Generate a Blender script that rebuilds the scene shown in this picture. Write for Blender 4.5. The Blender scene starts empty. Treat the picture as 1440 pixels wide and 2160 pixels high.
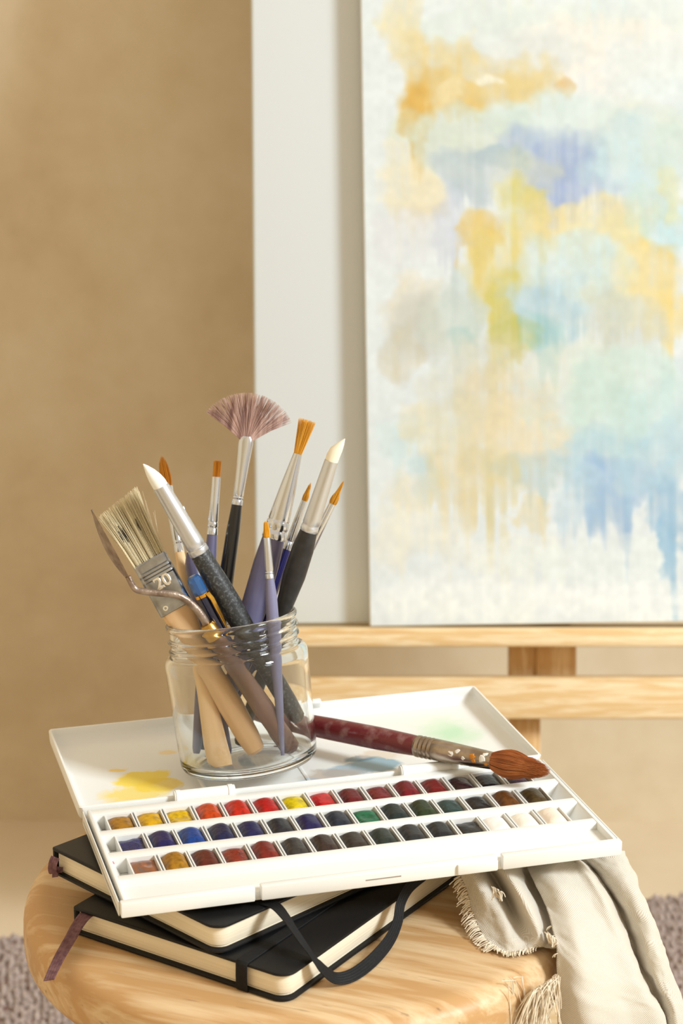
import bpy, bmesh, math, random
import numpy as np
from mathutils import Vector, Matrix

random.seed(7)
RNG = np.random.RandomState(11)
SC = bpy.context.scene
COL = SC.collection

# ------------------------------------------------------------------ camera, world, light, exposure
PITCH = math.radians(16.0)
CAM_Z = 0.940
FPX = 4400.0
cam_d = bpy.data.cameras.new('camera')
cam_d.sensor_fit = 'VERTICAL'
cam_d.sensor_height = 36.0
cam_d.lens = FPX / 2160.0 * 36.0
cam_d.clip_start = 0.02
cam = bpy.data.objects.new('camera', cam_d)
COL.objects.link(cam)
cam.location = (0, 0, CAM_Z)
cam.rotation_euler = (math.radians(90) - PITCH, 0, 0)
cam_d.dof.use_dof = True
cam_d.dof.focus_distance = 1.075
cam_d.dof.aperture_fstop = 13.0
SC.camera = cam

world = bpy.data.worlds.new('world')
SC.world = world
world.use_nodes = True
wb = world.node_tree.nodes['Background']
wb.inputs[0].default_value = (1.0, 0.835, 0.64, 1)
wb.inputs[1].default_value = 0.71

win_d = bpy.data.lights.new('window_light', 'AREA')
win_d.shape = 'RECTANGLE'
win_d.size = 0.8
win_d.size_y = 1.0
win_d.energy = 150
win_d.color = (0.88, 0.96, 1.0)
win = bpy.data.objects.new('window_light', win_d)
COL.objects.link(win)
_az, _el, _d = math.radians(28), math.radians(35), 4.0
_t = Vector((0.0, 1.05, 0.5))
win.location = _t + Vector((math.cos(_az) * math.cos(_el), -math.sin(_az) * math.cos(_el), math.sin(_el))) * _d
win.rotation_euler = (_t - win.location).to_track_quat('-Z', 'Y').to_euler()

SC.view_settings.view_transform = 'Standard'
SC.view_settings.look = 'None'
SC.view_settings.gamma = 1.0
SC.view_settings.use_curve_mapping = False
SC.view_settings.exposure = 0.26
SC.cycles.max_bounces = 16
SC.cycles.transmission_bounces = 14
SC.cycles.glossy_bounces = 6
SC.cycles.diffuse_bounces = 4
SC.cycles.transparent_max_bounces = 16
SC.cycles.caustics_refractive = True
SC.cycles.caustics_reflective = False
SC.cycles.blur_glossy = 0.3
SC.cycles.sample_clamp_indirect = 6.0

# ------------------------------------------------------------------ projecting photo pixels onto real planes
CP, SP = math.cos(PITCH), math.sin(PITCH)
CAMP = Vector((0, 0, CAM_Z))


def ray(u, v):
    a, b = (u - 720) / FPX, (v - 1080) / FPX
    return Vector((a, CP - b * SP, -SP - b * CP))      # right, forward, up


def at_z(u, v, z):
    r = ray(u, v)
    return CAMP + r * ((z - CAM_Z) / r.z)


def at_y(u, v, y):
    r = ray(u, v)
    return CAMP + r * (y / r.y)


def at_d(u, v, d):
    return CAMP + ray(u, v) * d


# ------------------------------------------------------------------ materials
def lin(c):
    out = []
    for x in c[:3]:
        x = x / 255.0
        out.append(x / 12.92 if x <= 0.04045 else ((x + 0.055) / 1.055) ** 2.4)
    return tuple(out) + (1.0,)


MATS = {}


def mat(name, rgb, rough=0.5, metal=0.0, rgb2=None, nscale=30.0, ndetail=4.0, nlo=0.35, nhi=0.65, bump=0.0, bscale=200.0,
        stretch=None, spec=0.5, coat=0.0, trans=0.0, ior=1.45, sheen=0.0, sub=0.0):
    if name in MATS:
        return MATS[name]
    m = bpy.data.materials.new(name)
    m.use_nodes = True
    nt = m.node_tree
    b = nt.nodes['Principled BSDF']
    b.inputs['Base Color'].default_value = lin(rgb)
    b.inputs['Roughness'].default_value = rough
    b.inputs['Metallic'].default_value = metal
    b.inputs['Specular IOR Level'].default_value = spec
    b.inputs['Coat Weight'].default_value = coat
    b.inputs['Transmission Weight'].default_value = trans
    b.inputs['IOR'].default_value = ior
    b.inputs['Sheen Weight'].default_value = sheen
    if sub:
        b.inputs['Subsurface Weight'].default_value = sub
        b.inputs['Subsurface Radius'].default_value = (0.003, 0.002, 0.0015)
    tc = nt.nodes.new('ShaderNodeTexCoord')
    src = tc.outputs['Object']
    if stretch:
        mp = nt.nodes.new('ShaderNodeMapping')
        mp.inputs['Scale'].default_value = stretch
        nt.links.new(src, mp.inputs['Vector'])
        src = mp.outputs['Vector']
    if rgb2 is not None:
        n = nt.nodes.new('ShaderNodeTexNoise')
        n.inputs['Scale'].default_value = nscale
        n.inputs['Detail'].default_value = ndetail
        nt.links.new(src, n.inputs['Vector'])
        r = nt.nodes.new('ShaderNodeValToRGB')
        r.color_ramp.elements[0].position = nlo
        r.color_ramp.elements[1].position = nhi
        r.color_ramp.elements[0].color = lin(rgb)
        r.color_ramp.elements[1].color = lin(rgb2)
        nt.links.new(n.outputs['Fac'], r.inputs['Fac'])
        nt.links.new(r.outputs['Color'], b.inputs['Base Color'])
    if bump:
        n2 = nt.nodes.new('ShaderNodeTexNoise')
        n2.inputs['Scale'].default_value = bscale
        n2.inputs['Detail'].default_value = 3
        nt.links.new(src, n2.inputs['Vector'])
        bm_ = nt.nodes.new('ShaderNodeBump')
        bm_.inputs['Strength'].default_value = bump
        bm_.inputs['Distance'].default_value = 0.001
        nt.links.new(n2.outputs['Fac'], bm_.inputs['Height'])
        nt.links.new(bm_.outputs['Normal'], b.inputs['Normal'])
    MATS[name] = m
    return m


def N(nt, t, **kw):
    n = nt.nodes.new(t)
    for k, v in kw.items():
        if k.startswith('i_'):
            n.inputs[k[2:].replace('_', ' ')].default_value = v
        else:
            setattr(n, k, v)
    return n


# ------------------------------------------------------------------ mesh helpers (all lengths in metres)
class MB:
    def __init__(s):
        s.v = []
        s.f = []

    def add(s, v, f):
        o = len(s.v)
        s.v += [tuple(p) for p in v]
        s.f += [tuple(i + o for i in q) for q in f]
        return s

    def box(s, x0, x1, y0, y1, z0, z1):
        v = [(x0, y0, z0), (x1, y0, z0), (x1, y1, z0), (x0, y1, z0), (x0, y0, z1), (x1, y0, z1), (x1, y1, z1), (x0, y1, z1)]
        return s.add(v, [(3, 2, 1, 0), (4, 5, 6, 7), (0, 1, 5, 4), (1, 2, 6, 5), (2, 3, 7, 6), (3, 0, 4, 7)])

    def loops(s, rings, cap0=True, cap1=True, closed=True):
        """skin equal-length rings of points"""
        n = len(rings[0])
        o = len(s.v)
        for r in rings:
            s.v += [tuple(p) for p in r]
        for k in range(len(rings) - 1):
            for i in range(n if closed else n - 1):
                j = (i + 1) % n
                s.f.append((o + k * n + i, o + k * n + j, o + (k + 1) * n + j, o + (k + 1) * n + i))
        if cap0:
            s.f.append(tuple(o + i for i in range(n))[::-1])
        if cap1:
            s.f.append(tuple(o + (len(rings) - 1) * n + i for i in range(n)))
        return s

    def loft(s, secs, n=24, cap0=True, cap1=True, power=1.0):
        """sections (z, rx, ry[, cx, cy]) along local z"""
        rings = []
        for q in secs:
            z, rx, ry = q[:3]
            cx, cy = (q[3], q[4]) if len(q) > 3 else (0, 0)
            ring = []
            for i in range(n):
                a = 2 * math.pi * i / n
                c, d = math.cos(a), math.sin(a)
                if power != 1.0:
                    c = math.copysign(abs(c) ** power, c)
                    d = math.copysign(abs(d) ** power, d)
                ring.append((cx + rx * c, cy + ry * d, z))
            rings.append(ring)
        return s.loops(rings, cap0, cap1)

    def tube(s, pts, rad, n=10, caps=True, flat=None):
        """round tube along a polyline; rad a number or a list; flat=(half width, half thickness, up)"""
        pts = [Vector(p) for p in pts]
        rings = []
        up = None
        for i, p in enumerate(pts):
            t = (pts[min(i + 1, len(pts) - 1)] - pts[max(i - 1, 0)]).normalized()
            if up is None:
                up = Vector((0, 0, 1)) if abs(t.z) < 0.9 else Vector((1, 0, 0))
            x = up.cross(t).normalized()
            up = t.cross(x).normalized()
            r = rad[i] if isinstance(rad, (list, tuple)) else rad
            rings.append([p + x * (r * math.cos(2 * math.pi * k / n)) + up * (r * math.sin(2 * math.pi * k / n)) for k in range(n)])
        return s.loops(rings, caps, caps)

    def band(s, pts, normals, w, th):
        """flat strap: polyline, a face normal at each point, width, thickness"""
        pts = [Vector(p) for p in pts]
        rings = []
        for i, p in enumerate(pts):
            t = (pts[min(i + 1, len(pts) - 1)] - pts[max(i - 1, 0)]).normalized()
            nn = Vector(normals[i] if isinstance(normals, list) else normals)
            nn = (nn - t * nn.dot(t)).normalized()
            x = t.cross(nn).normalized()
            ww = w[i] if isinstance(w, (list, tuple)) else w
            rings.append([p - x * ww / 2 - nn * th / 2, p + x * ww / 2 - nn * th / 2, p + x * ww / 2 + nn * th / 2, p - x * ww / 2 + nn * th / 2])
        return s.loops(rings)

    def mesh(s, name):
        me = bpy.data.meshes.new(name)
        me.from_pydata(s.v, [], s.f)
        me.update()
        return me

    def build(s, name, material, parent=None, smooth=False, bevel=0.0, seg=2, angle=None, kind=None):
        me = s.mesh(name)
        if bevel:
            bm = bmesh.new()
            bm.from_mesh(me)
            bmesh.ops.remove_doubles(bm, verts=bm.verts, dist=1e-6)
            bmesh.ops.recalc_face_normals(bm, faces=bm.faces)
            ed = [e for e in bm.edges if len(e.link_faces) == 2 and e.calc_face_angle(0) > 0.5]
            bmesh.ops.bevel(bm, geom=ed, offset=bevel, segments=seg, affect='EDGES', profile=0.5, clamp_overlap=True)
            bm.to_mesh(me)
            bm.free()
        return link(name, me, material, parent, smooth or bool(bevel), angle, kind)


def link(name, me, material, parent=None, smooth=False, angle=None, kind=None):
    if smooth:
        me.polygons.foreach_set('use_smooth', [True] * len(me.polygons))
        me.set_sharp_from_angle(angle=angle if angle is not None else math.radians(40))
    if material is not None and not me.materials:
        me.materials.append(material)
    o = bpy.data.objects.new(name, me)
    COL.objects.link(o)
    if parent is not None:
        o.parent = parent
    if kind:
        o['kind'] = kind
    return o


def fix_normals(me):
    bm = bmesh.new()
    bm.from_mesh(me)
    bmesh.ops.recalc_face_normals(bm, faces=bm.faces)
    bm.to_mesh(me)
    bm.free()


def tag(o, label, cat, group=None, kind=None):
    o['label'] = label
    o['category'] = cat
    if group:
        o['group'] = group
    if kind:
        o['kind'] = kind
    return o


def thing(name, label, cat, loc=(0, 0, 0), rotz=0.0, group=None, matrix=None):
    o = bpy.data.objects.new(name, None)
    o.empty_display_size = 0.02
    COL.objects.link(o)
    if matrix is not None:
        o.matrix_world = matrix
    else:
        o.location = loc
        o.rotation_euler = (0, 0, rotz)
    return tag(o, label, cat, group)


def rrect(x0, x1, y0, y1, r, n=5, rs=None):
    """rounded rectangle outline, counter-clockwise; rs = radius for each corner (x0y0, x1y0, x1y1, x0y1)"""
    rs = rs or (r, r, r, r)
    out = []
    for (cx, cy, a0, rr) in ((x0, y0, 180, rs[0]), (x1, y0, 270, rs[1]), (x1, y1, 0, rs[2]), (x0, y1, 90, rs[3])):
        ccx = cx + rr if cx == x0 else cx - rr
        ccy = cy + rr if cy == y0 else cy - rr
        for k in range(n + 1):
            a = math.radians(a0 + 90 * k / n)
            out.append((ccx + rr * math.cos(a), ccy + rr * math.sin(a)))
    return out


def spline(pts, n=8):
    """Catmull-Rom through points (tuples of any length)"""
    P = [np.array(p, float) for p in pts]
    out = []
    for i in range(len(P) - 1):
        p0, p1, p2, p3 = P[max(i - 1, 0)], P[i], P[i + 1], P[min(i + 2, len(P) - 1)]
        for k in range(n):
            t = k / n
            out.append(0.5 * ((2 * p1) + (-p0 + p2) * t + (2 * p0 - 5 * p1 + 4 * p2 - p3) * t * t + (-p0 + 3 * p1 - 3 * p2 + p3) * t ** 3))
    out.append(P[-1])
    return [tuple(x) for x in out]


def vnoise(h, w, cy, cx, rng):
    """smooth value noise on an h x w raster with cy x cx cells, 0..1"""
    g = rng.rand(cy + 3, cx + 3)
    ys = np.linspace(0, cy, h)
    xs = np.linspace(0, cx, w)
    yi, xi = ys.astype(int), xs.astype(int)
    fy, fx = ys - yi, xs - xi
    fy = (fy * fy * (3 - 2 * fy))[:, None]
    fx = (fx * fx * (3 - 2 * fx))[None, :]
    a = g[yi][:, xi]
    b = g[yi][:, xi + 1]
    c = g[yi + 1][:, xi]
    d = g[yi + 1][:, xi + 1]
    return (a * (1 - fx) + b * fx) * (1 - fy) + (c * (1 - fx) + d * fx) * fy


def fbm(h, w, cy, cx, rng, o=4):
    s = np.zeros((h, w))
    amp, tot = 1.0, 0.0
    for k in range(o):
        s += amp * vnoise(h, w, max(1, int(cy * 2 ** k)), max(1, int(cx * 2 ** k)), rng)
        tot += amp
        amp *= 0.5
    return s / tot


def wood(name, light, dark, scale=18.0, rot=0.0, rough=0.45, axis='X', stretch=(1, 6, 6), dist=4.0, lo=0.2, hi=0.9, streak=None):
    m = bpy.data.materials.new(name)
    m.use_nodes = True
    nt = m.node_tree
    b = nt.nodes['Principled BSDF']
    b.inputs['Roughness'].default_value = rough
    b.inputs['Specular IOR Level'].default_value = 0.35
    tc = N(nt, 'ShaderNodeTexCoord')
    mp0 = N(nt, 'ShaderNodeMapping')
    mp0.inputs['Rotation'].default_value = (0, 0, rot)
    nt.links.new(tc.outputs['Object'], mp0.inputs['Vector'])
    mp = N(nt, 'ShaderNodeMapping')
    mp.inputs['Scale'].default_value = stretch
    nt.links.new(mp0.outputs['Vector'], mp.inputs['Vector'])
    w = N(nt, 'ShaderNodeTexNoise', i_Scale=scale, i_Detail=6.0, i_Roughness=0.55, i_Distortion=dist * 0.2)
    nt.links.new(mp.outputs['Vector'], w.inputs['Vector'])
    fine = N(nt, 'ShaderNodeTexNoise', i_Scale=scale * 9, i_Detail=4.0)
    nt.links.new(mp.outputs['Vector'], fine.inputs['Vector'])
    mul = N(nt, 'ShaderNodeMath', operation='MULTIPLY', use_clamp=False)
    mul.inputs[1].default_value = 9.0
    nt.links.new(w.outputs['Fac'], mul.inputs[0])
    fr = N(nt, 'ShaderNodeMath', operation='PINGPONG')
    fr.inputs[1].default_value = 1.0
    nt.links.new(mul.outputs[0], fr.inputs[0])
    mx = N(nt, 'ShaderNodeMath', operation='MULTIPLY_ADD')
    nt.links.new(fine.outputs['Fac'], mx.inputs[0])
    mx.inputs[1].default_value = 0.5
    nt.links.new(fr.outputs[0], mx.inputs[2])
    ramp = N(nt, 'ShaderNodeValToRGB')
    ramp.color_ramp.elements[0].position = lo
    ramp.color_ramp.elements[1].position = hi + 0.3
    ramp.color_ramp.elements[0].color = lin(light)
    ramp.color_ramp.elements[1].color = lin(dark)
    nt.links.new(mx.outputs[0], ramp.inputs['Fac'])
    out = ramp.outputs['Color']
    if streak:
        # sparse dark wear marks along the grain
        mp2 = N(nt, 'ShaderNodeMapping')
        mp2.inputs['Scale'].default_value = (1, 9, 9)
        nt.links.new(mp0.outputs['Vector'], mp2.inputs['Vector'])
        sn = N(nt, 'ShaderNodeTexNoise', i_Scale=24.0, i_Detail=5.0, i_Roughness=0.65)
        nt.links.new(mp2.outputs['Vector'], sn.inputs['Vector'])
        sr = N(nt, 'ShaderNodeValToRGB')
        sr.color_ramp.elements[0].position = 0.63
        sr.color_ramp.elements[1].position = 0.74
        sr.color_ramp.elements[0].color = (0, 0, 0, 1)
        sr.color_ramp.elements[1].color = (0.6, 0.6, 0.6, 1)
        nt.links.new(sn.outputs['Fac'], sr.inputs['Fac'])
        mixc = N(nt, 'ShaderNodeMix', data_type='RGBA')
        nt.links.new(sr.outputs['Color'], mixc.inputs[0])
        nt.links.new(out, mixc.inputs[6])
        mixc.inputs[7].default_value = lin(streak)
        out = mixc.outputs[2]
    nt.links.new(out, b.inputs['Base Color'])
    bp = N(nt, 'ShaderNodeBump', i_Strength=0.12, i_Distance=0.0006)
    nt.links.new(mx.outputs[0], bp.inputs['Height'])
    nt.links.new(bp.outputs['Normal'], b.inputs['Normal'])
    MATS[name] = m
    return m


# ------------------------------------------------------------------ the setting: wall, floor
def plaster(name, cols, scale=2.2):
    m = bpy.data.materials.new(name)
    m.use_nodes = True
    nt = m.node_tree
    b = nt.nodes['Principled BSDF']
    b.inputs['Roughness'].default_value = 0.85
    b.inputs['Specular IOR Level'].default_value = 0.15
    tc = N(nt, 'ShaderNodeTexCoord')
    n1 = N(nt, 'ShaderNodeTexNoise', i_Scale=scale, i_Detail=5.0, i_Roughness=0.55, i_Distortion=0.6)
    n2 = N(nt, 'ShaderNodeTexNoise', i_Scale=scale * 9, i_Detail=5.0, i_Roughness=0.6)
    nt.links.new(tc.outputs['Object'], n1.inputs['Vector'])
    nt.links.new(tc.outputs['Object'], n2.inputs['Vector'])
    a = N(nt, 'ShaderNodeMath', operation='MULTIPLY_ADD')
    nt.links.new(n2.outputs['Fac'], a.inputs[0])
    a.inputs[1].default_value = 0.35
    nt.links.new(n1.outputs['Fac'], a.inputs[2])
    r = N(nt, 'ShaderNodeValToRGB')
    r.color_ramp.elements[0].position = 0.45
    r.color_ramp.elements[1].position = 0.90
    r.color_ramp.elements[0].color = lin(cols[0])
    r.color_ramp.elements[1].color = lin(cols[2])
    e = r.color_ramp.elements.new(0.66)
    e.color = lin(cols[1])
    nt.links.new(a.outputs[0], r.inputs['Fac'])
    nt.links.new(r.outputs['Color'], b.inputs['Base Color'])
    bp = N(nt, 'ShaderNodeBump', i_Strength=0.15, i_Distance=0.002)
    nt.links.new(n2.outputs['Fac'], bp.inputs['Height'])
    nt.links.new(bp.outputs['Normal'], b.inputs['Normal'])
    return m


WALL_Y = 2.07
M_WALL = plaster('tan_plaster', ((200, 182, 152), (215, 200, 173), (226, 215, 193)))
M_FLOOR = plaster('tan_screed', ((206, 188, 160), (214, 198, 172), (220, 206, 182)), 1.6)
o = MB().box(-2.2, 2.6, WALL_Y, WALL_Y + 0.12, -0.05, 2.6).build('wall_back', M_WALL)
o['kind'] = 'structure'
o = MB().box(-2.2, 2.6, -1.6, WALL_Y, -0.05, 0.0).build('floor', M_FLOOR)
o['kind'] = 'structure'
o = MB().box(-1.62, -1.5, -1.6, WALL_Y, -0.05, 2.6).build('wall_left', M_WALL)
o['kind'] = 'structure'
o = MB().box(-1.5, 1.2, -1.6, -1.48, 0.0, 2.6).build('wall_front', M_WALL)
o['kind'] = 'structure'

# ------------------------------------------------------------------ rug
M_RUG = mat('mauve_wool', (138, 122, 116), rough=0.95, rgb2=(190, 174, 166), nscale=160, nlo=0.3, nhi=0.7, spec=0.1, sheen=0.3)
M_RUGB = mat('rug_backing', (128, 104, 98), rough=0.95, spec=0.1)
RA, RB = at_z(0, 1972, 0.012), at_z(1440, 1884, 0.012)      # its far edge
RD = (RB - RA).normalized()
RN = Vector((RD.y, -RD.x, 0)).normalized()                   # towards the camera
RO = RA - RD * 0.42
rug = thing('rug', 'mauve grey looped wool rug on the floor under the stool', 'rug', (RO.x, RO.y, 0.0))
RUG_L, RUG_W = 1.45, 1.15
rm = MB()
c4 = [RO - RO, RD * RUG_L, RD * RUG_L + RN * RUG_W, RN * RUG_W]
rm.loops([[(p.x, p.y, 0.001) for p in c4], [(p.x, p.y, 0.008) for p in c4]])
rm.build('rug_backing', M_RUGB, rug)
# loop pile: rows of small wool knots
sp = 0.0062
nu, nv = int(RUG_L / sp), int(RUG_W / sp)
uu, vv = np.meshgrid(np.arange(nu), np.arange(nv))
uu = (uu.ravel() + 0.5 + RNG.uniform(-0.3, 0.3, nu * nv)) * sp
vv = (vv.ravel() + 0.5 + RNG.uniform(-0.3, 0.3, nu * nv)) * sp
r_ = RNG.uniform(0.0028, 0.0046, len(uu))
hh = RNG.uniform(0.0105, 0.0165, len(uu))
cx = uu * RD.x + vv * RN.x
cy = uu * RD.y + vv * RN.y
ang = RNG.uniform(0, 6.28, len(uu))
V = np.zeros((len(uu), 9, 3), np.float32)
for k in range(4):
    a = ang + k * math.pi / 2
    V[:, k, 0] = cx + 1.15 * r_ * np.cos(a)
    V[:, k, 1] = cy + 1.15 * r_ * np.sin(a)
    V[:, k, 2] = 0.007
    V[:, 4 + k, 0] = cx + 0.8 * r_ * np.cos(a)
    V[:, 4 + k, 1] = cy + 0.8 * r_ * np.sin(a)
    V[:, 4 + k, 2] = hh * 0.8
V[:, 8, 0] = cx
V[:, 8, 1] = cy
V[:, 8, 2] = hh
base = (np.arange(len(uu)) * 9)[:, None]
tri = []
for k in range(4):
    j = (k + 1) % 4
    tri += [[k, j, 4 + j], [k, 4 + j, 4 + k], [4 + k, 4 + j, 8]]
F = (base[:, None, :] + np.array(tri)[None]).reshape(-1, 3)
me = bpy.data.meshes.new('pile')
me.from_pydata(V.reshape(-1, 3).tolist(), [], F.tolist())
me.polygons.foreach_set('use_smooth', [True] * len(me.polygons))
link('pile', me, M_RUG, rug, kind='stuff')

# ------------------------------------------------------------------ easel and canvases
M_PINE = wood('pine', (232, 214, 178), (216, 184, 134), scale=9, stretch=(1, 14, 14), dist=2)
M_PINEV = wood('pine_upright', (230, 202, 156), (206, 166, 112), scale=9, stretch=(14, 1, 14), dist=2)
ED = 1.75                                                     # distance of the canvas plane along the lens axis
E_O = at_d(720, 1322, ED)                                     # on the front face of the painting, at its foot
E_UP = Vector((0, SP, CP))                                    # the easel leans back
E_N = Vector((0, -CP, SP))                                    # towards the room
EM = Matrix(((1, E_UP.x, -E_N.x, E_O.x), (0, E_UP.y, -E_N.y, E_O.y), (0, E_UP.z, -E_N.z, E_O.z), (0, 0, 0, 1)))
K = FPX / ED                                                  # px per metre there


def ex(u):
    return (u - 720) / K


def eh(v):
    return (1322 - v) / K


easel = thing('easel', 'pale pine easel leaning back behind the watercolour box', 'easel', matrix=EM)
# local frame: x right, y up the slope, z away from the room
MB().box(ex(505), ex(1790), eh(1361), eh(1323.5), -0.012, 0.062).build('tray', M_PINE, easel, bevel=0.0015)
MB().box(ex(505), ex(1790), eh(1361), eh(1335), -0.022, -0.012).build('tray_lip', M_PINE, easel, bevel=0.002)
MB().box(ex(505), ex(1790), eh(1517), eh(1428), 0.0, 0.020).build('crossbar', M_PINE, easel, bevel=0.002)
MB().box(ex(1136), ex(1222), eh(1517), eh(-900), 0.064, 0.086).build('mast', M_PINEV, easel, bevel=0.002)
MB().box(ex(1136), ex(1222), eh(1440), eh(1361), 0.022, 0.060).build('tray_bracket', M_PINEV, easel, bevel=0.002)
foot_y = -(E_O.z - 0.029) / CP
MB().box(ex(1080), ex(1146), foot_y + 0.012, eh(1361), 0.062 - 0.036, 0.062 - 0.014).build('post', M_PINEV, easel, bevel=0.002)
MB().box(ex(980), ex(1240), foot_y + 0.006, foot_y + 0.040, 0.020, 0.060).build('foot_bar', M_PINE, easel, bevel=0.002)

# blank canvas behind
M_CANVAS = mat('white_primed_canvas', (206, 213, 217), rough=0.8, bump=0.15, bscale=900, spec=0.2)
M_CANVAS_EDGE = mat('canvas_edge', (236, 233, 226), rough=0.85, spec=0.2)
blank = thing('blank_canvas', 'tall blank white canvas standing behind the abstract painting', 'canvas', matrix=EM @ Matrix.Translation((ex(537), 0.0, 0.024)) @ Matrix.Rotation(math.radians(0.45), 4, 'Z'))
MB().box(0, 0.40, 0.0005, 0.95, 0.0, 0.018).build('canvas_wrap', M_CANVAS, blank, bevel=0.0025, seg=3)
MB().box(0.03, 0.37, 0.03, 0.055, 0.018, 0.030).build('stretcher_bar', M_PINE, blank, bevel=0.001)
MB().box(0.03, 0.37, 0.90, 0.925, 0.018, 0.030).build('stretcher_bar', M_PINE, blank, bevel=0.001)
MB().box(0.01, 0.03, 0.02, 0.93, 0.018, 0.030).build('stretcher_bar', M_PINEV, blank, bevel=0.001)
MB().box(0.37, 0.39, 0.02, 0.93, 0.018, 0.030).build('stretcher_bar', M_PINEV, blank, bevel=0.001)

# the abstract painting: colours carried by a fine grid on the front of the panel
paint_rot = math.radians(0.85)
painting = thing('abstract_painting', 'abstract watercolour painting in ochre, grey and misty blue on the easel', 'painting', matrix=EM @ Matrix.Translation((ex(780), 0.0, 0.002)) @ Matrix.Rotation(paint_rot, 4, 'Z'))
PX0, PX1, PV0, PV1 = 780.0, 1900.0, -420.0, 1322.0
pw, ph = (PX1 - PX0) / K, (PV1 - PV0) / K
MB().box(0, pw, 0, ph, 0.0004, 0.020).build('panel', M_CANVAS_EDGE, painting, bevel=0.0012)
GH, GW = 760, 420
ug = np.concatenate([np.linspace(PX0, 1450, 330), np.linspace(1455, PX1, GW - 330)])
vg = np.concatenate([np.linspace(PV0, -10, 100), np.linspace(-8, PV1, GH - 100)])
UU, VV = np.meshgrid(ug, vg)
pr = np.random.RandomState(5)


def samp(a, U, V_):
    h, w = a.shape
    x = np.clip((U - PX0) / (PX1 - PX0) * (w - 1), 0, w - 1.001)
    y = np.clip((V_ - PV0) / (PV1 - PV0) * (h - 1), 0, h - 1.001)
    xi, yi = x.astype(int), y.astype(int)
    fx, fy = x - xi, y - yi
    return (a[yi, xi] * (1 - fx) + a[yi, xi + 1] * fx) * (1 - fy) + (a[yi + 1, xi] * (1 - fx) + a[yi + 1, xi + 1] * fx) * fy


nA = fbm(900, 600, 12, 8, pr, 5) - 0.5
nB = fbm(900, 600, 12, 8, pr, 5) - 0.5
nC = fbm(900, 600, 40, 27, pr, 3) - 0.5
drip = fbm(900, 600, 5, 75, pr, 3)
streak = fbm(900, 600, 7, 120, pr, 3) - 0.5
nD = fbm(900, 600, 60, 40, pr, 3) - 0.5
gran = fbm(900, 600, 110, 75, pr, 2) - 0.5
img = np.zeros(UU.shape + (3,))
img[:] = np.array((207, 216, 221))


sA, sB, sC = samp(nA, UU, VV), samp(nB, UU, VV), samp(nC, UU, VV)
sC2, sC3, sG, sD = samp(nC, VV * 0.6 + 700, UU), samp(nC, UU + 50, VV), samp(gran, UU, VV), samp(drip, UU, VV)
sS, sN = samp(streak, UU, VV), samp(nD, UU, VV)
sN2 = samp(nD, UU * 0.7 + 300, VV * 0.9 + 40)


def wash(u, v, ru, rv, rgb, a=0.8, dr=0.0, edge=0.5, warp=1.0):
    """a watercolour pool with ragged edge; dr = how far it runs down"""
    global img
    wx = UU + warp * (sA * 0.9 * ru + sC * 40 + sN * 26) * 1.3
    wy = VV + warp * (sB * 0.9 * rv + sC2 * 34 + sN2 * 30) * 1.3
    dx, dy = (wx - u) / ru, (wy - v) / rv
    if dr:
        dd = sD
        ln = 1 + (dr + 0.15) * np.clip(dd + sS * 0.5 - 0.40, 0, 1) * 8
        dy = np.where(dy > 0, dy / ln, dy)
    d = np.sqrt(dx * dx + dy * dy)
    m = np.clip((1.12 - d) / edge, 0, 1)
    m = m * m * (3 - 2 * m) * a
    m = m * np.clip(0.84 + 0.8 * sC3 + 0.35 * sG + 0.8 * sS, 0.15, 1.2)
    ring = np.exp(-((d - 0.93) / 0.09) ** 2) * 0.10 * a
    m = np.clip(m + ring * (m > 0.02), 0, 1)[..., None]
    img = img * (1 - m) + np.array(rgb) * m


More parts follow.
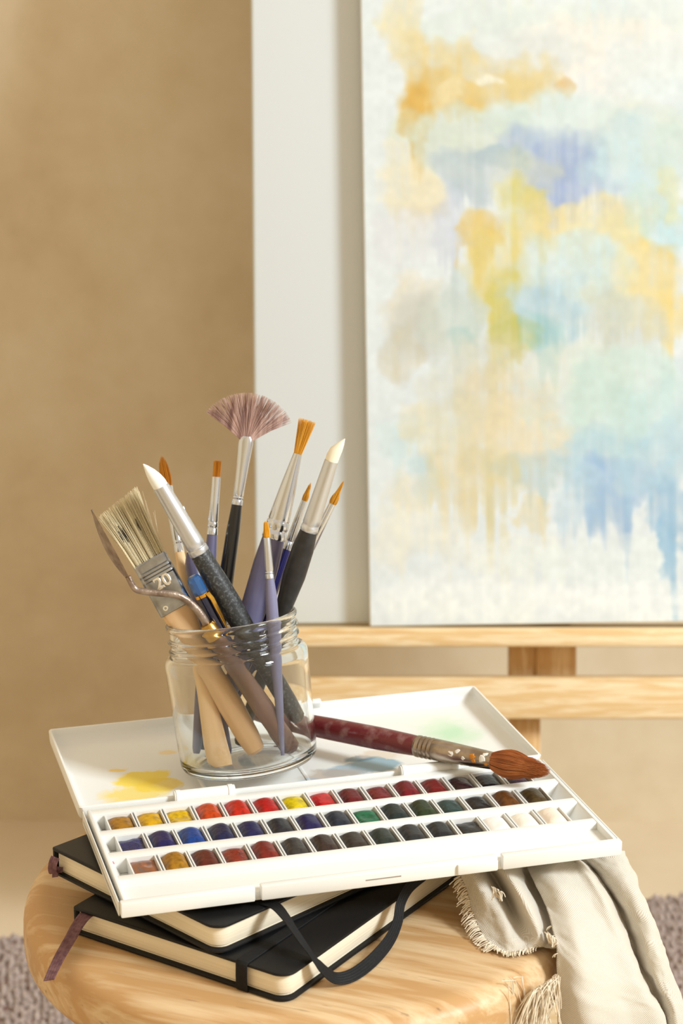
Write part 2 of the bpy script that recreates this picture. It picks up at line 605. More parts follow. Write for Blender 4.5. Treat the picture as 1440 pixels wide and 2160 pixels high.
Wl = [
    (1120, 70, 330, 55, (222, 226, 219), .8, 0), (1000, 45, 150, 30, (214, 221, 216), .5, 0), (1320, 40, 190, 45, (224, 226, 214), .6, 0), (1280, 120, 220, 80, (236, 226, 214), .7, 0),
    (1400, 150, 90, 60, (222, 228, 226), .6, 0), (1360, 290, 120, 80, (222, 222, 204), .7, 0), (1120, 120, 140, 45, (214, 217, 214), .6, 0),
    (860, 70, 48, 70, (232, 216, 168), .7, 0), (880, 330, 70, 120, (232, 222, 190), .7, 0.2), (930, 130, 120, 60, (228, 205, 146), .75, 0), (915, 190, 80, 65, (227, 188, 104), .75, .1),
    (905, 225, 46, 60, (226, 178, 84), .8, .3), (1050, 170, 150, 55, (228, 204, 142), .7, .15), (1010, 200, 60, 34, (229, 192, 108), .7, .3), (1130, 188, 100, 34, (226, 200, 134), .65, .2), (1215, 186, 22, 20, (226, 190, 130), .8, .2),
    (1055, 174, 26, 12, (238, 236, 224), .8, 0), (975, 190, 26, 30, (234, 218, 176), .6, 0),
    (1010, 290, 130, 65, (208, 214, 198), .75, .1), (1220, 260, 150, 55, (210, 221, 216), .75, 0), (1100, 260, 70, 45, (206, 217, 206), .6, 0), (870, 260, 60, 30, (205, 220, 215), .35, 0),
    (1190, 330, 130, 55, (176, 188, 208), .8, .15), (1230, 370, 95, 60, (160, 172, 206), .75, .3), (1085, 342, 75, 22, (164, 182, 190), .75, 0), (1010, 365, 85, 40, (186, 195, 202), .7, .3), (1360, 340, 110, 95, (196, 215, 220), .75, .2),
    (1420, 330, 50, 90, (206, 219, 205), .6, 0), (880, 400, 75, 50, (232, 218, 182), .65, .2), (900, 440, 60, 24, (222, 208, 180), .5, .2),
    (870, 495, 95, 55, (220, 218, 219), .7, .15), (960, 470, 50, 70, (198, 200, 214), .5, .5), (1130, 370, 80, 40, (214, 212, 186), .6, .1),
    (1120, 420, 60, 50, (216, 203, 118), .7, .8), (1030, 480, 62, 42, (229, 194, 108), .8, .5), (1075, 540, 80, 90, (228, 206, 122), .7, .5), (1140, 460, 40, 60, (222, 204, 124), .6, .6),
    (1250, 475, 140, 48, (232, 212, 152), .75, .15), (1290, 520, 110, 50, (230, 218, 166), .6, 0), (1420, 500, 70, 60, (190, 216, 220), .7, 0), (1370, 440, 60, 40, (200, 216, 196), .5, .2), (1425, 420, 30, 60, (226, 216, 160), .55, 0),
    (1380, 575, 80, 55, (237, 206, 122), .75, .3), (1415, 660, 70, 60, (238, 210, 130), .75, .3), (1320, 600, 100, 60, (234, 216, 158), .7, .2),
    (1200, 600, 120, 90, (206, 218, 210), .65, .2), (1170, 640, 95, 55, (178, 200, 212), .7, .3), (1240, 560, 60, 60, (206, 222, 226), .6, .2),
    (870, 640, 75, 55, (226, 214, 190), .7, 0), (880, 690, 75, 66, (198, 196, 184), .75, .1), (850, 740, 40, 60, (212, 200, 172), .6, 0), (960, 700, 95, 80, (204, 208, 194), .7, .2), (1000, 640, 60, 60, (196, 206, 200), .6, .2),
    (980, 710, 40, 24, (172, 200, 196), .6, .2), (1080, 640, 40, 90, (212, 198, 104), .7, .6), (1090, 710, 50, 40, (198, 192, 96), .75, .4), (1150, 720, 60, 44, (160, 196, 194), .65, .6), (1340, 700, 110, 70, (206, 208, 196), .7, .4), (1290, 650, 40, 50, (204, 204, 186), .6, .5),
    (900, 820, 60, 50, (222, 226, 228), .5, 0), (1010, 800, 130, 75, (214, 210, 190), .7, .3), (1060, 770, 40, 70, (214, 200, 140), .6, .6), (1220, 790, 130, 60, (222, 222, 204), .7, .2), (1320, 800, 150, 60, (204, 220, 212), .7, .2), (1060, 850, 110, 60, (222, 206, 172), .65, .4),
    (860, 930, 80, 50, (204, 220, 220), .6, .1), (890, 890, 60, 34, (230, 218, 184), .6, 0), (980, 900, 110, 60, (222, 212, 176), .65, .6), (1100, 920, 90, 55, (230, 212, 172), .75, .3), (1250, 860, 130, 70, (200, 218, 210), .7, .2), (1370, 880, 110, 80, (198, 219, 216), .7, .3),
    (1110, 990, 90, 36, (188, 202, 200), .7, .7), (910, 1010, 40, 44, (186, 208, 210), .6, .7), (980, 1000, 70, 50, (226, 206, 156), .65, .9), (1060, 1010, 50, 60, (222, 204, 150), .6, .9), (880, 1040, 80, 40, (234, 220, 186), .6, .2),
    (1250, 960, 120, 60, (178, 204, 216), .75, .4), (1300, 1010, 110, 55, (160, 184, 214), .75, .5), (1230, 1050, 80, 50, (186, 206, 220), .6, .5), (1390, 980, 90, 75, (182, 206, 218), .7, .6), (1410, 1080, 55, 60, (164, 190, 212), .7, .9), (1290, 1080, 60, 40, (160, 184, 212), .6, .6),
    (1130, 1080, 30, 50, (226, 208, 160), .6, .6), (900, 1130, 130, 60, (236, 228, 204), .6, .2), (1100, 1180, 120, 40, (238, 236, 222), .6, .3), (1280, 1190, 200, 36, (230, 234, 230), .6, .2), (1410, 1160, 26, 60, (150, 184, 210), .65, .5),
    (1000, 1270, 200, 40, (240, 240, 234), .7, 0), (1300, 1270, 200, 40, (240, 240, 236), .7, 0),
    (1600, 300, 180, 200, (206, 216, 216), .7, .2), (1650, 620, 160, 160, (230, 212, 152), .7, .4), (1600, 900, 200, 140, (190, 208, 216), .7, .5), (1750, 500, 120, 200, (214, 216, 200), .6, .2),
    (1000, -120, 200, 90, (226, 226, 214), .7, .2), (1300, -180, 240, 120, (214, 222, 222), .7, .2), (1650, -100, 200, 140, (232, 214, 166), .6, .3),
]
for q in Wl:
    rgb_ = np.array(q[4], float)
    gy = rgb_.mean()
    rgb_ = gy + (rgb_ - gy) * (0.84 if rgb_[0] > rgb_[2] else 0.95) + np.array((-9, -3, 2))
    rgb_ = rgb_ - (1 - rgb_ / 255.0) * 6 - 8
    wash(q[0], q[1], q[2] * 0.95, q[3] * 1.15, rgb_, min(1.0, q[5] * 1.05), q[6])
img += (sG * 13 + sC * 6 + sS * 5)[..., None]
img = np.clip(img, 0, 250) / 255.0
linimg = np.where(img <= 0.04045, img / 12.92, ((img + 0.055) / 1.055) ** 2.4)
X = (UU - PX0) / K
Y = (PV1 - VV) / K
X = X.clip(0.0008, pw - 0.0008)
Y = Y.clip(0.0008, ph - 0.0008)
verts = np.stack([X, Y, np.zeros_like(X)], -1).reshape(-1, 3)
idx = np.arange(GH * GW).reshape(GH, GW)
faces = np.stack([idx[1:, :-1], idx[1:, 1:], idx[:-1, 1:], idx[:-1, :-1]], -1).reshape(-1, 4)
me = bpy.data.meshes.new('painted_surface')
me.from_pydata(verts.tolist(), [], faces[:, ::-1].tolist())
ca = me.color_attributes.new('pigment', 'FLOAT_COLOR', 'POINT')
ca.data.foreach_set('color', np.concatenate([linimg.reshape(-1, 3), np.ones((GH * GW, 1))], 1).astype(np.float32).ravel())
M_PAINTING = bpy.data.materials.new('watercolour_on_canvas')
M_PAINTING.use_nodes = True
nt = M_PAINTING.node_tree
b = nt.nodes['Principled BSDF']
b.inputs['Roughness'].default_value = 0.75
b.inputs['Specular IOR Level'].default_value = 0.2
at = N(nt, 'ShaderNodeVertexColor', layer_name='pigment')
nt.links.new(at.outputs['Color'], b.inputs['Base Color'])
link('painted_surface', me, M_PAINTING, painting)

# ------------------------------------------------------------------ stool
ST_Z = 0.450
ST_C = Vector((-0.019, 1.000))
ST_R = 0.147
M_STOOL = wood('stool_wood', (221, 196, 158), (190, 150, 102), scale=4, rot=math.radians(22), stretch=(0.8, 10, 10), dist=1.5, rough=0.42, lo=0.0, hi=1.2, streak=(96, 72, 56))
stool = thing('wooden_stool', 'round pale wooden stool with a rounded edge under the notebooks', 'stool', (ST_C.x, ST_C.y, 0.0))
prof = [(0.0, ST_Z), (0.06, ST_Z), (0.11, ST_Z), (0.1335, ST_Z)]
for k in range(1, 9):
    a = math.radians(90 - 90 * k / 8)
    prof.append((ST_R - 0.0125 + 0.0125 * math.cos(a), ST_Z - 0.011 + 0.011 * math.sin(a)))
prof += [(ST_R + 0.0003, ST_Z - 0.018)]
for k in range(0, 6):
    a = math.radians(-90 * k / 5)
    prof.append((ST_R - 0.006 + 0.006 * math.cos(a), ST_Z - 0.024 + 0.006 * math.sin(a)))
prof += [(0.10, ST_Z - 0.030), (0.0, ST_Z - 0.030)]
m = MB()
n = 96
rings = []
for (r, z) in prof[1:-1]:
    rings.append([(r * math.cos(2 * math.pi * i / n), r * math.sin(2 * math.pi * i / n), z) for i in range(n)])
m.loops(rings[::-1])
m.build('seat', M_STOOL, stool, smooth=True)
M_LEG = wood('stool_leg_wood', (222, 176, 118), (190, 134, 76), scale=8, stretch=(8, 8, 1), dist=2)
for k in range(4):
    a = math.radians(45 + 90 * k)
    c, s_ = math.cos(a), math.sin(a)
    q = MB()
    q.loft([(0.0172, 0.012, 0.012, 0.150 * c, 0.150 * s_), (0.2, 0.0155, 0.0155, 0.125 * c, 0.125 * s_), (ST_Z - 0.029, 0.017, 0.017, 0.095 * c, 0.095 * s_)], 20)
    q.build('leg', M_LEG, stool, smooth=True)
for k in range(4):
    a0, a1 = math.radians(45 + 90 * k), math.radians(135 + 90 * k)
    z = 0.17 if k % 2 else 0.2
    rr = 0.150 - 0.025 * (z / 0.2)
    MB().tube([(rr * math.cos(a0), rr * math.sin(a0), z), (rr * math.cos(a1), rr * math.sin(a1), z)], 0.008, 12).build('stretcher', M_LEG, stool, smooth=True)

# ------------------------------------------------------------------ notebooks
M_COVER = mat('black_leatherette', (22, 22, 23), rough=0.42, bump=0.12, bscale=1800, spec=0.3)
M_PAGES = mat('cream_page_edges', (238, 228, 206), rough=0.75, rgb2=(228, 216, 192), nscale=14, stretch=(1, 1, 90), spec=0.2, bump=0.15, bscale=20)
M_ELASTIC = mat('black_elastic', (20, 20, 22), rough=0.65, bump=0.3, bscale=900, spec=0.3)
M_RIBBON = mat('mauve_ribbon', (92, 60, 66), rough=0.6, rgb2=(120, 86, 90), nscale=400, bump=0.3, bscale=1500, spec=0.3)
NT = 0.0147


def notebook(name, label, F, a1, z, short, long_):
    """F = fore-edge front corner, a1 = direction of the short edge towards the spine"""
    a1 = Vector((a1[0], a1[1], 0)).normalized()
    a2 = Vector((a1.y, -a1.x, 0))
    M = Matrix(((a1.x, a2.x, 0, F[0]), (a1.y, a2.y, 0, F[1]), (0, 0, -1, z + NT), (0, 0, 0, 1)))
    # local: x towards the spine, y along the fore-edge, z downwards  (right-handed)
    t = thing(name, label, 'notebook', matrix=M)
    out = rrect(0, short, 0, long_, 0.007, 6, (0.008, 0.0015, 0.0015, 0.008))
    CT = 0.0017

    def slab(z0, z1, inset, nm, material, rs=None, bev=0.0006):
        o2 = rrect(inset, short - (0.002 if inset else 0), inset, long_ - inset, 0.007, 6, rs or (0.007, 0.0015, 0.0015, 0.007))
        return MB().loops([[(x, y, z0) for x, y in o2], [(x, y, z1) for x, y in o2]]).build(nm, material, t, bevel=bev, seg=2)
    o3 = [[(x, y, 0.0) for x, y in out], [(x, y, CT) for x, y in out]]
    MB().loops(o3).build('front_cover', M_COVER, t, bevel=0.0006)
    o4 = [[(x, y, NT - CT) for x, y in out], [(x, y, NT) for x, y in out]]
    MB().loops(o4).build('back_cover', M_COVER, t, bevel=0.0006)
    slab(CT, NT - CT - 0.0011, 0.0022, 'page_block', M_PAGES, bev=0.0004)
    slab(NT - CT - 0.0007, NT - CT, 0.0026, 'back_pocket', M_PAGES, bev=0.0001)
    MB().box(short - 0.0018, short, 0.0005, long_ - 0.0005, CT * 0.5, NT - CT * 0.5).build('spine', M_COVER, t, bevel=0.0008)
    return t, M


zA = ST_Z + 0.0003
FA = at_z(605, 2121, zA)
AL = at_z(155, 1969, zA)
nbA, MA = notebook('notebook', 'black hardcover notebook lying lowest on the stool with closed elastic strap', FA, AL - FA, zA, 0.130, 0.205)
zB = zA + NT + 0.0010
FB = at_z(459, 2019, zB)
BL = at_z(118, 1846, zB)
nbB, MBm = notebook('notebook', 'black notebook stacked under the watercolour box with its elastic hanging loose', FB, BL - FB, zB, 0.127, 0.205)

# closed strap of the lower notebook: round both covers, 25 mm from the fore-edge
ys = 0.0255
e = 0.0006
path = [(ys, 0.02, NT + e * 0), (ys, 0.0002, NT + 0.0), (ys, -0.0007, NT - 0.001), (ys, -0.0009, NT * 0.5), (ys, -0.0007, 0.0008), (ys, 0.0002, -0.0004), (ys, 0.02, -0.0004), (ys, 0.185, -0.0004),
        (ys, 0.2048, -0.0004), (ys, 0.2057, 0.0008), (ys, 0.2059, NT * 0.5), (ys, 0.2057, NT - 0.001), (ys, 0.2048, NT), (ys, 0.185, NT)]
path = path[1:-1]
nrm = [(0, 0, 1), (0, -1, 1), (0, -1, 0), (0, -1, -1), (0, 0, -1), (0, 0, -1), (0, 0, -1), (0, 0, -1), (0, 1, -1), (0, 1, 0), (0, 1, 1), (0, 0, 1)]
MB().band(path, nrm, 0.0066, 0.0007).build('elastic_strap', M_ELASTIC, nbA, bevel=0.0002, seg=1)


def to_local(M, pts):
    Mi = M.inverted()
    return [Mi @ Vector(p) for p in pts]


def ribbed(name, pts, normals, w, th, material, parent, ribs=4):
    """woven strap with raised cords along it"""
    mb = MB()
    P = [Vector(p) for p in pts]
    rings = []
    prof2 = []
    nn_ = ribs * 4
    for k in range(nn_ + 1):
        f = k / nn_
        prof2.append((f - 0.5, th * (0.5 + 0.5 * abs(math.sin(math.pi * ribs * f)))))
    for i, p in enumerate(P):
        t = (P[min(i + 1, len(P) - 1)] - P[max(i - 1, 0)]).normalized()
        q = Vector(normals[i] if isinstance(normals, list) else normals)
        q = (q - t * q.dot(t)).normalized()
        x = t.cross(q).normalized()
        ww = w[i] if isinstance(w, (list, tuple)) else w
        rings.append([p + x * (a * ww) + q * b_ for a, b_ in prof2] + [p + x * (a * ww) - q * th * 0.3 for a, b_ in prof2[::-1]])
    mb.loops(rings)
    return mb.build(name, material, parent, smooth=True, angle=math.radians(60))


# bookmark of the lower notebook: out of the pages at the spine, down onto the stool
rp = [at_z(196, 1921, zA + 0.0125), at_z(181, 1930, zA + 0.0122), at_z(165, 1950, zA + 0.0105), at_z(148, 1980, zA + 0.0075), at_z(128, 2015, zA + 0.004), at_z(113, 2045, zA + 0.0018), at_z(103, 2068, zA + 0.0010)]
rp = spline([tuple(p) for p in rp], 6)
wd = [0.0070 + (0.0050 - 0.0070) * max(0, (i / (len(rp) - 1) - 0.2)) for i in range(len(rp))]
loc_ = to_local(MA, rp)
nl = (MA.inverted().to_3x3() @ Vector((-0.25, -0.55, 0.8)))
ribbed('bookmark_ribbon', loc_, nl, wd, 0.0004, M_RIBBON, nbA)
# tucked bookmark end of the upper notebook
rp = [at_z(117, 1808, zB + 0.0115), at_z(112, 1820, zB + 0.009), at_z(110, 1834, zB + 0.0055), at_z(114, 1843, zB + 0.003), at_z(122, 1840, zB + 0.0025), at_z(124, 1828, zB + 0.005)]
rp = spline([tuple(p) for p in rp], 6)
ribbed('bookmark_ribbon', to_local(MBm, rp), (MBm.inverted().to_3x3() @ Vector((-0.5, -0.7, 0.3))), 0.0055, 0.0004, M_RIBBON, nbB)
# loose elastic loop of the upper notebook
zt = zB + NT
lp = [(500, 1890, zt + .0004), (535, 1897, zt + .0004), (575, 1908, zt + .0008), (598, 1930, zt + .0003), (620, 1962, zt - .004), (645, 1998, zt - .010), (668, 2030, zA + .0148), (690, 2053, zA + .008),
      (712, 2064, zA + .0034), (745, 2056, zA + .0024), (785, 2026, zA + .0028), (820, 1985, zA + .0056), (838, 1945, zA + .010), (845, 1905, zA + .0160), (862, 1872, zA + .0215), (892, 1845, zA + .0250)]
lp3 = spline([tuple(at_z(*q)) for q in lp], 6)
nrms = []
for i in range(len(lp3)):
    f = i / (len(lp3) - 1)
    keys = [(0, (0, 0, 1)), (.14, (0.1, -.2, 1)), (.25, (.75, -.3, .6)), (.40, (.9, -.15, .35)), (.52, (.25, -.55, .8)), (.62, (.3, -.62, .72)), (.75, (.5, -.8, .3)), (.88, (.6, -.8, .1)), (1, (.5, -.8, .3))]
    for (f0, n0), (f1, n1) in zip(keys, keys[1:]):
        if f0 <= f <= f1:
            g = (f - f0) / (f1 - f0)
            nrms.append(MBm.inverted().to_3x3() @ (Vector(n0) * (1 - g) + Vector(n1) * g))
            break
ribbed('elastic_strap', to_local(MBm, lp3), nrms, 0.0064, 0.0005, M_ELASTIC, nbB, 5)

# ------------------------------------------------------------------ watercolour box
PAL_Z = CAM_Z - 0.4471                                        # height of the rims
PO = at_z(252, 1906, PAL_Z)
PAL_YAW = math.radians(15.8)
PM = Matrix.Translation((PO.x, PO.y, PAL_Z)) @ Matrix.Rotation(PAL_YAW, 4, 'Z')
PMI = PM.inverted()
pal = thing('watercolour_box', 'open white plastic watercolour box with three rows of paints', 'paint box', matrix=PM)
W, D = 0.2554, 0.1125
H = PAL_Z - (zB + NT) - 0.0012                                # the box rests on the upper notebook


def white_plastic():
    m = mat('white_plastic', (229, 230, 228), rough=0.35, bump=0.03, bscale=60, spec=0.45)
    return m


M_PLASTIC = white_plastic()


def lid_plastic():
    """white plastic with dried washes of yellow, blue grey, green and dirt, each where it was mixed"""
    m = bpy.data.materials.new('stained_plastic')
    m.use_nodes = True
    nt = m.node_tree
    b = nt.nodes['Principled BSDF']
    b.inputs['Roughness'].default_value = 0.38
    tc = N(nt, 'ShaderNodeTexCoord')
    nz = N(nt, 'ShaderNodeTexNoise', i_Scale=70.0, i_Detail=4.0, i_Distortion=0.8)
    nt.links.new(tc.outputs['Object'], nz.inputs['Vector'])
    sub = N(nt, 'ShaderNodeVectorMath', operation='SUBTRACT')
    sub.inputs[1].default_value = (0.5, 0.5, 0.5)
    nt.links.new(nz.outputs['Color'], sub.inputs[0])
    col = lin((229, 230, 228))
    prev = None
    stains = [  # u, v in the photo, radii along and across (m), warp, colour, strength, softness
        (300, 1640, .016, .012, .018, (238, 212, 70), .95, .25), (285, 1672, .020, .014, .022, (236, 212, 90), .8, .4), (335, 1655, .014, .010, .016, (236, 206, 60), .8, .2), (245, 1624, .006, .003, .01, (240, 206, 90), .8, .3),
        (262, 1690, .014, .008, .014, (242, 214, 120), .7, .5), (352, 1586, .006, .004, .006, (240, 206, 110), .6, .4),
        (790, 1612, .016, .011, .020, (128, 166, 186), .9, .2), (745, 1622, .020, .011, .024, (150, 180, 198), .8, .3), (700, 1634, .022, .009, .018, (176, 160, 146), .7, .45), (760, 1600, .010, .006, .012, (78, 122, 148), .8, .3),
        (800, 1590, .018, .008, .018, (212, 194, 172), .6, .4), (655, 1648, .010, .006, .012, (150, 178, 200), .6, .4),
        (950, 1545, .022, .026, .020, (160, 214, 164), .65, .8), (920, 1525, .020, .016, .012, (206, 230, 204), .4, .8), (800, 1545, .008, .010, .01, (214, 208, 202), .5, .6)]
    for (u, v, ru, rv, wp, rgb, st, soft) in stains:
        p = PMI @ at_z(u, v, PAL_Z - 0.0085)
        sc = N(nt, 'ShaderNodeVectorMath', operation='SCALE')
        sc.inputs['Scale'].default_value = wp
        nt.links.new(sub.outputs[0], sc.inputs[0])
        ad = N(nt, 'ShaderNodeVectorMath', operation='ADD')
        nt.links.new(sc.outputs[0], ad.inputs[0])
        nt.links.new(tc.outputs['Object'], ad.inputs[1])
        mp = N(nt, 'ShaderNodeMapping')
        mp.inputs['Location'].default_value = (-p.x / ru, -p.y / rv, 0)
        mp.inputs['Scale'].default_value = (1 / ru, 1 / rv, 0)
        nt.links.new(ad.outputs[0], mp.inputs['Vector'])
        ln = N(nt, 'ShaderNodeVectorMath', operation='LENGTH')
        nt.links.new(mp.outputs['Vector'], ln.inputs[0])
        mr = N(nt, 'ShaderNodeMapRange')
        mr.inputs['From Min'].default_value = 1.0
        mr.inputs['From Max'].default_value = 1.0 - soft
        mr.inputs['To Min'].default_value = 0.0
        mr.inputs['To Max'].default_value = st
        nt.links.new(ln.outputs['Value'], mr.inputs['Value'])
        mx = N(nt, 'ShaderNodeMix', data_type='RGBA')
        nt.links.new(mr.outputs['Result'], mx.inputs[0])
        if prev is None:
            mx.inputs[6].default_value = col
        else:
            nt.links.new(prev, mx.inputs[6])
        mx.inputs[7].default_value = lin(rgb)
        prev = mx.outputs[2]
    nt.links.new(prev, b.inputs['Base Color'])
    return m


M_LID = lid_plastic()


def tray_shell(x0, x1, y0, y1, depth, floor, wall, top=0.0, belly=0.008):
    """outer rounded belly, rim, inner wall with a fillet"""
    rings = []

    def R(ins, z, r):
        rings.append([(x, y, z) for x, y in rrect(x0 + ins, x1 - ins, y0 + ins, y1 - ins, r, 4)])
    R(belly, -depth, 0.006)
    for k in range(1, 7):
        a = math.radians(90 * k / 6)
        R(belly * (1 - math.sin(a)), -depth + (depth * 0.55) * (1 - math.cos(a)), 0.005)
    R(0.0, top - 0.0006, 0.002)
    R(0.0004, top, 0.002)
    R(wall - 0.0003, top, 0.0015)
    R(wall, top - 0.0004, 0.0015)
    fr = min(0.005, -floor * 0.6)
    for k in range(0, 6):
        a = math.radians(90 * k / 5)
        R(wall + fr * (1 - math.cos(a)), floor + fr * (1 - math.sin(a)), 0.002)
    m = MB()
    m.loops(rings)
    return m


# lower half: outer shell with a stepped lip, sunk deeper to darken it
sh = tray_shell(0, W, 0.0036, D, H, -0.0095, 0.0022, top=-0.0062, belly=0.010)
sh.build('tray', M_PLASTIC, pal, smooth=True)
MB().box(0.0, 0.0006, 0.004, D - 0.001, -0.0085, -0.0012).build('added_slot_wall', M_PLASTIC, pal, bevel=0.00025)  # thin wall added so the lip becomes a shaded slot
MB().box(W - 0.0006, W, 0.004, D - 0.001, -0.0085, -0.0012).build('added_slot_wall', M_PLASTIC, pal, bevel=0.00025)  # the same added wall, mirrored on the right
LIP = 0.0022
rows = (0.0405, 0.0673, 0.0938)
RD2 = 0.0101                                                  # half depth of a row
# front wall in three lengths with gaps between, as moulded
y_f0, y_f1 = -0.0004, 0.0042
g1a, g1b = 0.0655, 0.0685
g2a, g2b = 0.1885, 0.1912
for (a, c) in ((0.0006, g1a), (g1b, g2a), (g2b, W - 0.0006)):
    MB().box(a, c, y_f0, y_f1, -0.0078, -0.0002).build('front_wall', M_PLASTIC, pal, bevel=0.0007)
MB().box(0.1672, g2a - 0.0002, -0.0019, y_f0 + 0.001, -0.0070, -0.0014).build('latch', M_PLASTIC, pal, bevel=0.0008)
MB().box(0.1205, 0.1385, y_f0 - 0.00012, y_f0 + 0.0004, -0.0042, -0.0036).build('imprint', mat('grey_imprint', (150, 140, 130), rough=0.6), pal)
# insert: long walls between the rows, back wall, ends
dv = [(0.0245, rows[0] - RD2), (rows[0] + RD2, rows[1] - RD2), (rows[1] + RD2, rows[2] - RD2), (rows[2] + RD2, D - LIP)]
for (a, c) in dv:
    MB().box(LIP + 0.0016, W - LIP - 0.0016, a, c, -0.0095, -0.0003).build('divider', M_PLASTIC, pal, bevel=0.0007)
for (a, c) in ((LIP, LIP + 0.0019), (W - LIP - 0.0019, W - LIP)):
    MB().box(a, c, y_f1 - 0.0008, D - LIP, -0.0095, 0.0).build('end_wall', M_PLASTIC, pal, bevel=0.0006)
# floor of the brush groove, slightly raised
MB().box(LIP + 0.0012, W - LIP - 0.0012, y_f1 - 0.001, 0.0255, -0.0090, -0.0042).build('brush_groove', M_PLASTIC, pal, bevel=0.0005)
# sloped ends of each row
for r in rows:
    for s_ in (0, 1):
        q = MB()
        x0_ = LIP + 0.0017 if s_ == 0 else W - LIP - 0.0017
        d_ = 1 if s_ == 0 else -1
        pts = [(x0_, -0.0095), (x0_ + d_ * 0.0052, -0.0095), (x0_ + d_ * 0.0040, -0.0075), (x0_ + d_ * 0.0006, -0.0008), (x0_, -0.0008)]
        if d_ < 0:
            pts = pts[::-1]
        q.loops([[(x, r - RD2 - 0.0003, z) for x, z in pts], [(x, r + RD2 + 0.0003, z) for x, z in pts]])
        o = q.build('sloped_end', M_PLASTIC, pal)
        fix_normals(o.data)
# red paint spots spilled in the front left end
M_RED = mat('red_spot', (200, 30, 44), rough=0.4)
for (u, v, r) in ((237, 1824, 0.0010), (229, 1818, 0.0005)):
    p = PMI @ at_z(u, v, PAL_Z - 0.0040)
    q = MB()
    q.loft([(-0.0002, r, r * 0.8), (0.0002, r * 0.7, r * 0.55)], 10)
    o = q.build('paint_spot', M_RED, pal, smooth=True)
    o.location = (LIP + 0.0017 + 0.0018, p.y, -0.0030)
    o.rotation_euler = (0, math.radians(63), 0)

# lid, laid right back
y0l, y1l = D + 0.0022, D + 0.0022 + 0.1125
LF = -0.0088
lid = tray_shell(-0.0012, W + 0.0006, y0l, y1l, 0.0112, LF, 0.0016, top=0.0, belly=0.007).build('lid', M_LID, pal, smooth=True)
for (s_, ta, tb, hh_) in ((0.071, 0.124, 0.190, 0.0012), (0.128, 0.124, 0.19, 0.0006)):
    MB().box(s_ - 0.0012, s_ + 0.0012, ta, tb, LF - 0.001, LF + hh_).build('well_divider', M_LID, lid, bevel=0.0008)
pq = PMI @ at_z(665, 1480, PAL_Z)
MB().box(pq.x - 0.004, pq.x + 0.003, y1l - 0.0016, y1l + 0.0008, -0.004, 0.0018).build('latch_tab', M_PLASTIC, lid, bevel=0.0005)
# hinge covers
for (a, c) in ((0.0490, 0.0815), (0.1735, 0.2060)):
    q = MB()
    ring = []
    for k in range(13):
        t_ = math.pi * k / 12
        ring.append((0.0032 * math.cos(t_), 0.0032 * math.sin(t_)))
    ring += [(-0.0032, -0.003), (0.0032, -0.003)]
    q.loops([[(x, D + 0.0012 + yy, zz + 0.0002) for yy, zz in ring] for x in (a, a + 0.0004, c - 0.0004, c)])
    o = q.build('hinge_cover', M_PLASTIC, pal, smooth=True)
    fix_normals(o.data)
    for xx in (a + 0.0022, c - 0.0022):
        q2 = MB()
        q2.loops([[(x, D + 0.0012 + yy * 1.12, (zz + 0.0002) * 1.12) for yy, zz in ring] for x in (xx - 0.0014, xx + 0.0010)])
        o2 = q2.build('hinge_knuckle', M_PLASTIC, o, smooth=True)
        fix_normals(o2.data)

# ------------------------------------------------------------------ half pans
M_PAN = mat('pan_plastic', (226, 226, 224), rough=0.4)
PW2, PD2 = 0.00725, 0.0098


def pan_mesh():
    m = MB()
    w, d, t, z0, z1 = PW2, PD2, 0.0007, 0.0, 0.0082
    o1 = [(-w * .94, -d * .96), (w * .94, -d * .96), (w * .94, d * .96), (-w * .94, d * .96)]
    o2 = [(-w, -d), (w, -d), (w, d), (-w, d)]
    i2 = [(-w + t, -d + t), (w - t, -d + t), (w - t, d - t), (-w + t, d - t)]
    m.loops([[(x, y, z0) for x, y in o1], [(x, y, z1) for x, y in o2], [(x, y, z1) for x, y in i2], [(x * .95, y * .97, z0 + 0.001) for x, y in i2]])
    return m.mesh('pan_cup')


CUP = pan_mesh()
CUP.materials.append(M_PAN)


def paint_mesh(style, seed):
    """block of paint with a domed or worn top"""
    rg = np.random.RandomState(seed)
    nx, ny = 12, 10
    w, d = PW2 - 0.0008, PD2 - 0.0008
    g = fbm(ny, nx, 3, 3, rg, 2) - 0.5
    top = []
    arch = {'dome': 0.0036, 'low': 0.0022, 'flat': 0.0004, 'worn': 0.0018}[style] * rg.uniform(0.85, 1.15)
    for j in range(ny):
        for i in range(nx):
            x = -1 + 2 * i / (nx - 1)
            y = -1 + 2 * j / (ny - 1)
            z = 0.0063 + arch * (1 - abs(x) ** 2.4) * (1 - 0.28 * abs(y) ** 6) - 0.0009 * max(abs(x), abs(y)) ** 8
            if style == 'worn':
                z -= 0.0016 * math.exp(-(x * x + (y + .1) ** 2) / 0.35)
            z += g[j, i] * (0.0012 if style in ('flat', 'worn') else 0.0006)
            top.append((x * w, y * d, z))
    V_ = list(top)
    F_ = []
    for j in range(ny - 1):
        for i in range(nx - 1):
            k = j * nx + i
            F_.append((k, k + 1, k + nx + 1, k + nx))
    ring = [i for i in range(nx)] + [j * nx + nx - 1 for j in range(1, ny)] + [(ny - 1) * nx + i for i in range(nx - 2, -1, -1)] + [j * nx for j in range(ny - 2, 0, -1)]
    b0 = len(V_)
    for k in ring:
        V_.append((V_[k][0], V_[k][1], 0.0012))
    for a in range(len(ring)):
        c = (a + 1) % len(ring)
        F_.append((ring[a], b0 + a, b0 + c, ring[c]))
    F_.append(tuple(b0 + a for a in range(len(ring)))[::-1])
    mm = MB()
    mm.v, mm.f = V_, F_
    me_ = mm.mesh('paint_block')
    fix_normals(me_)
    return me_


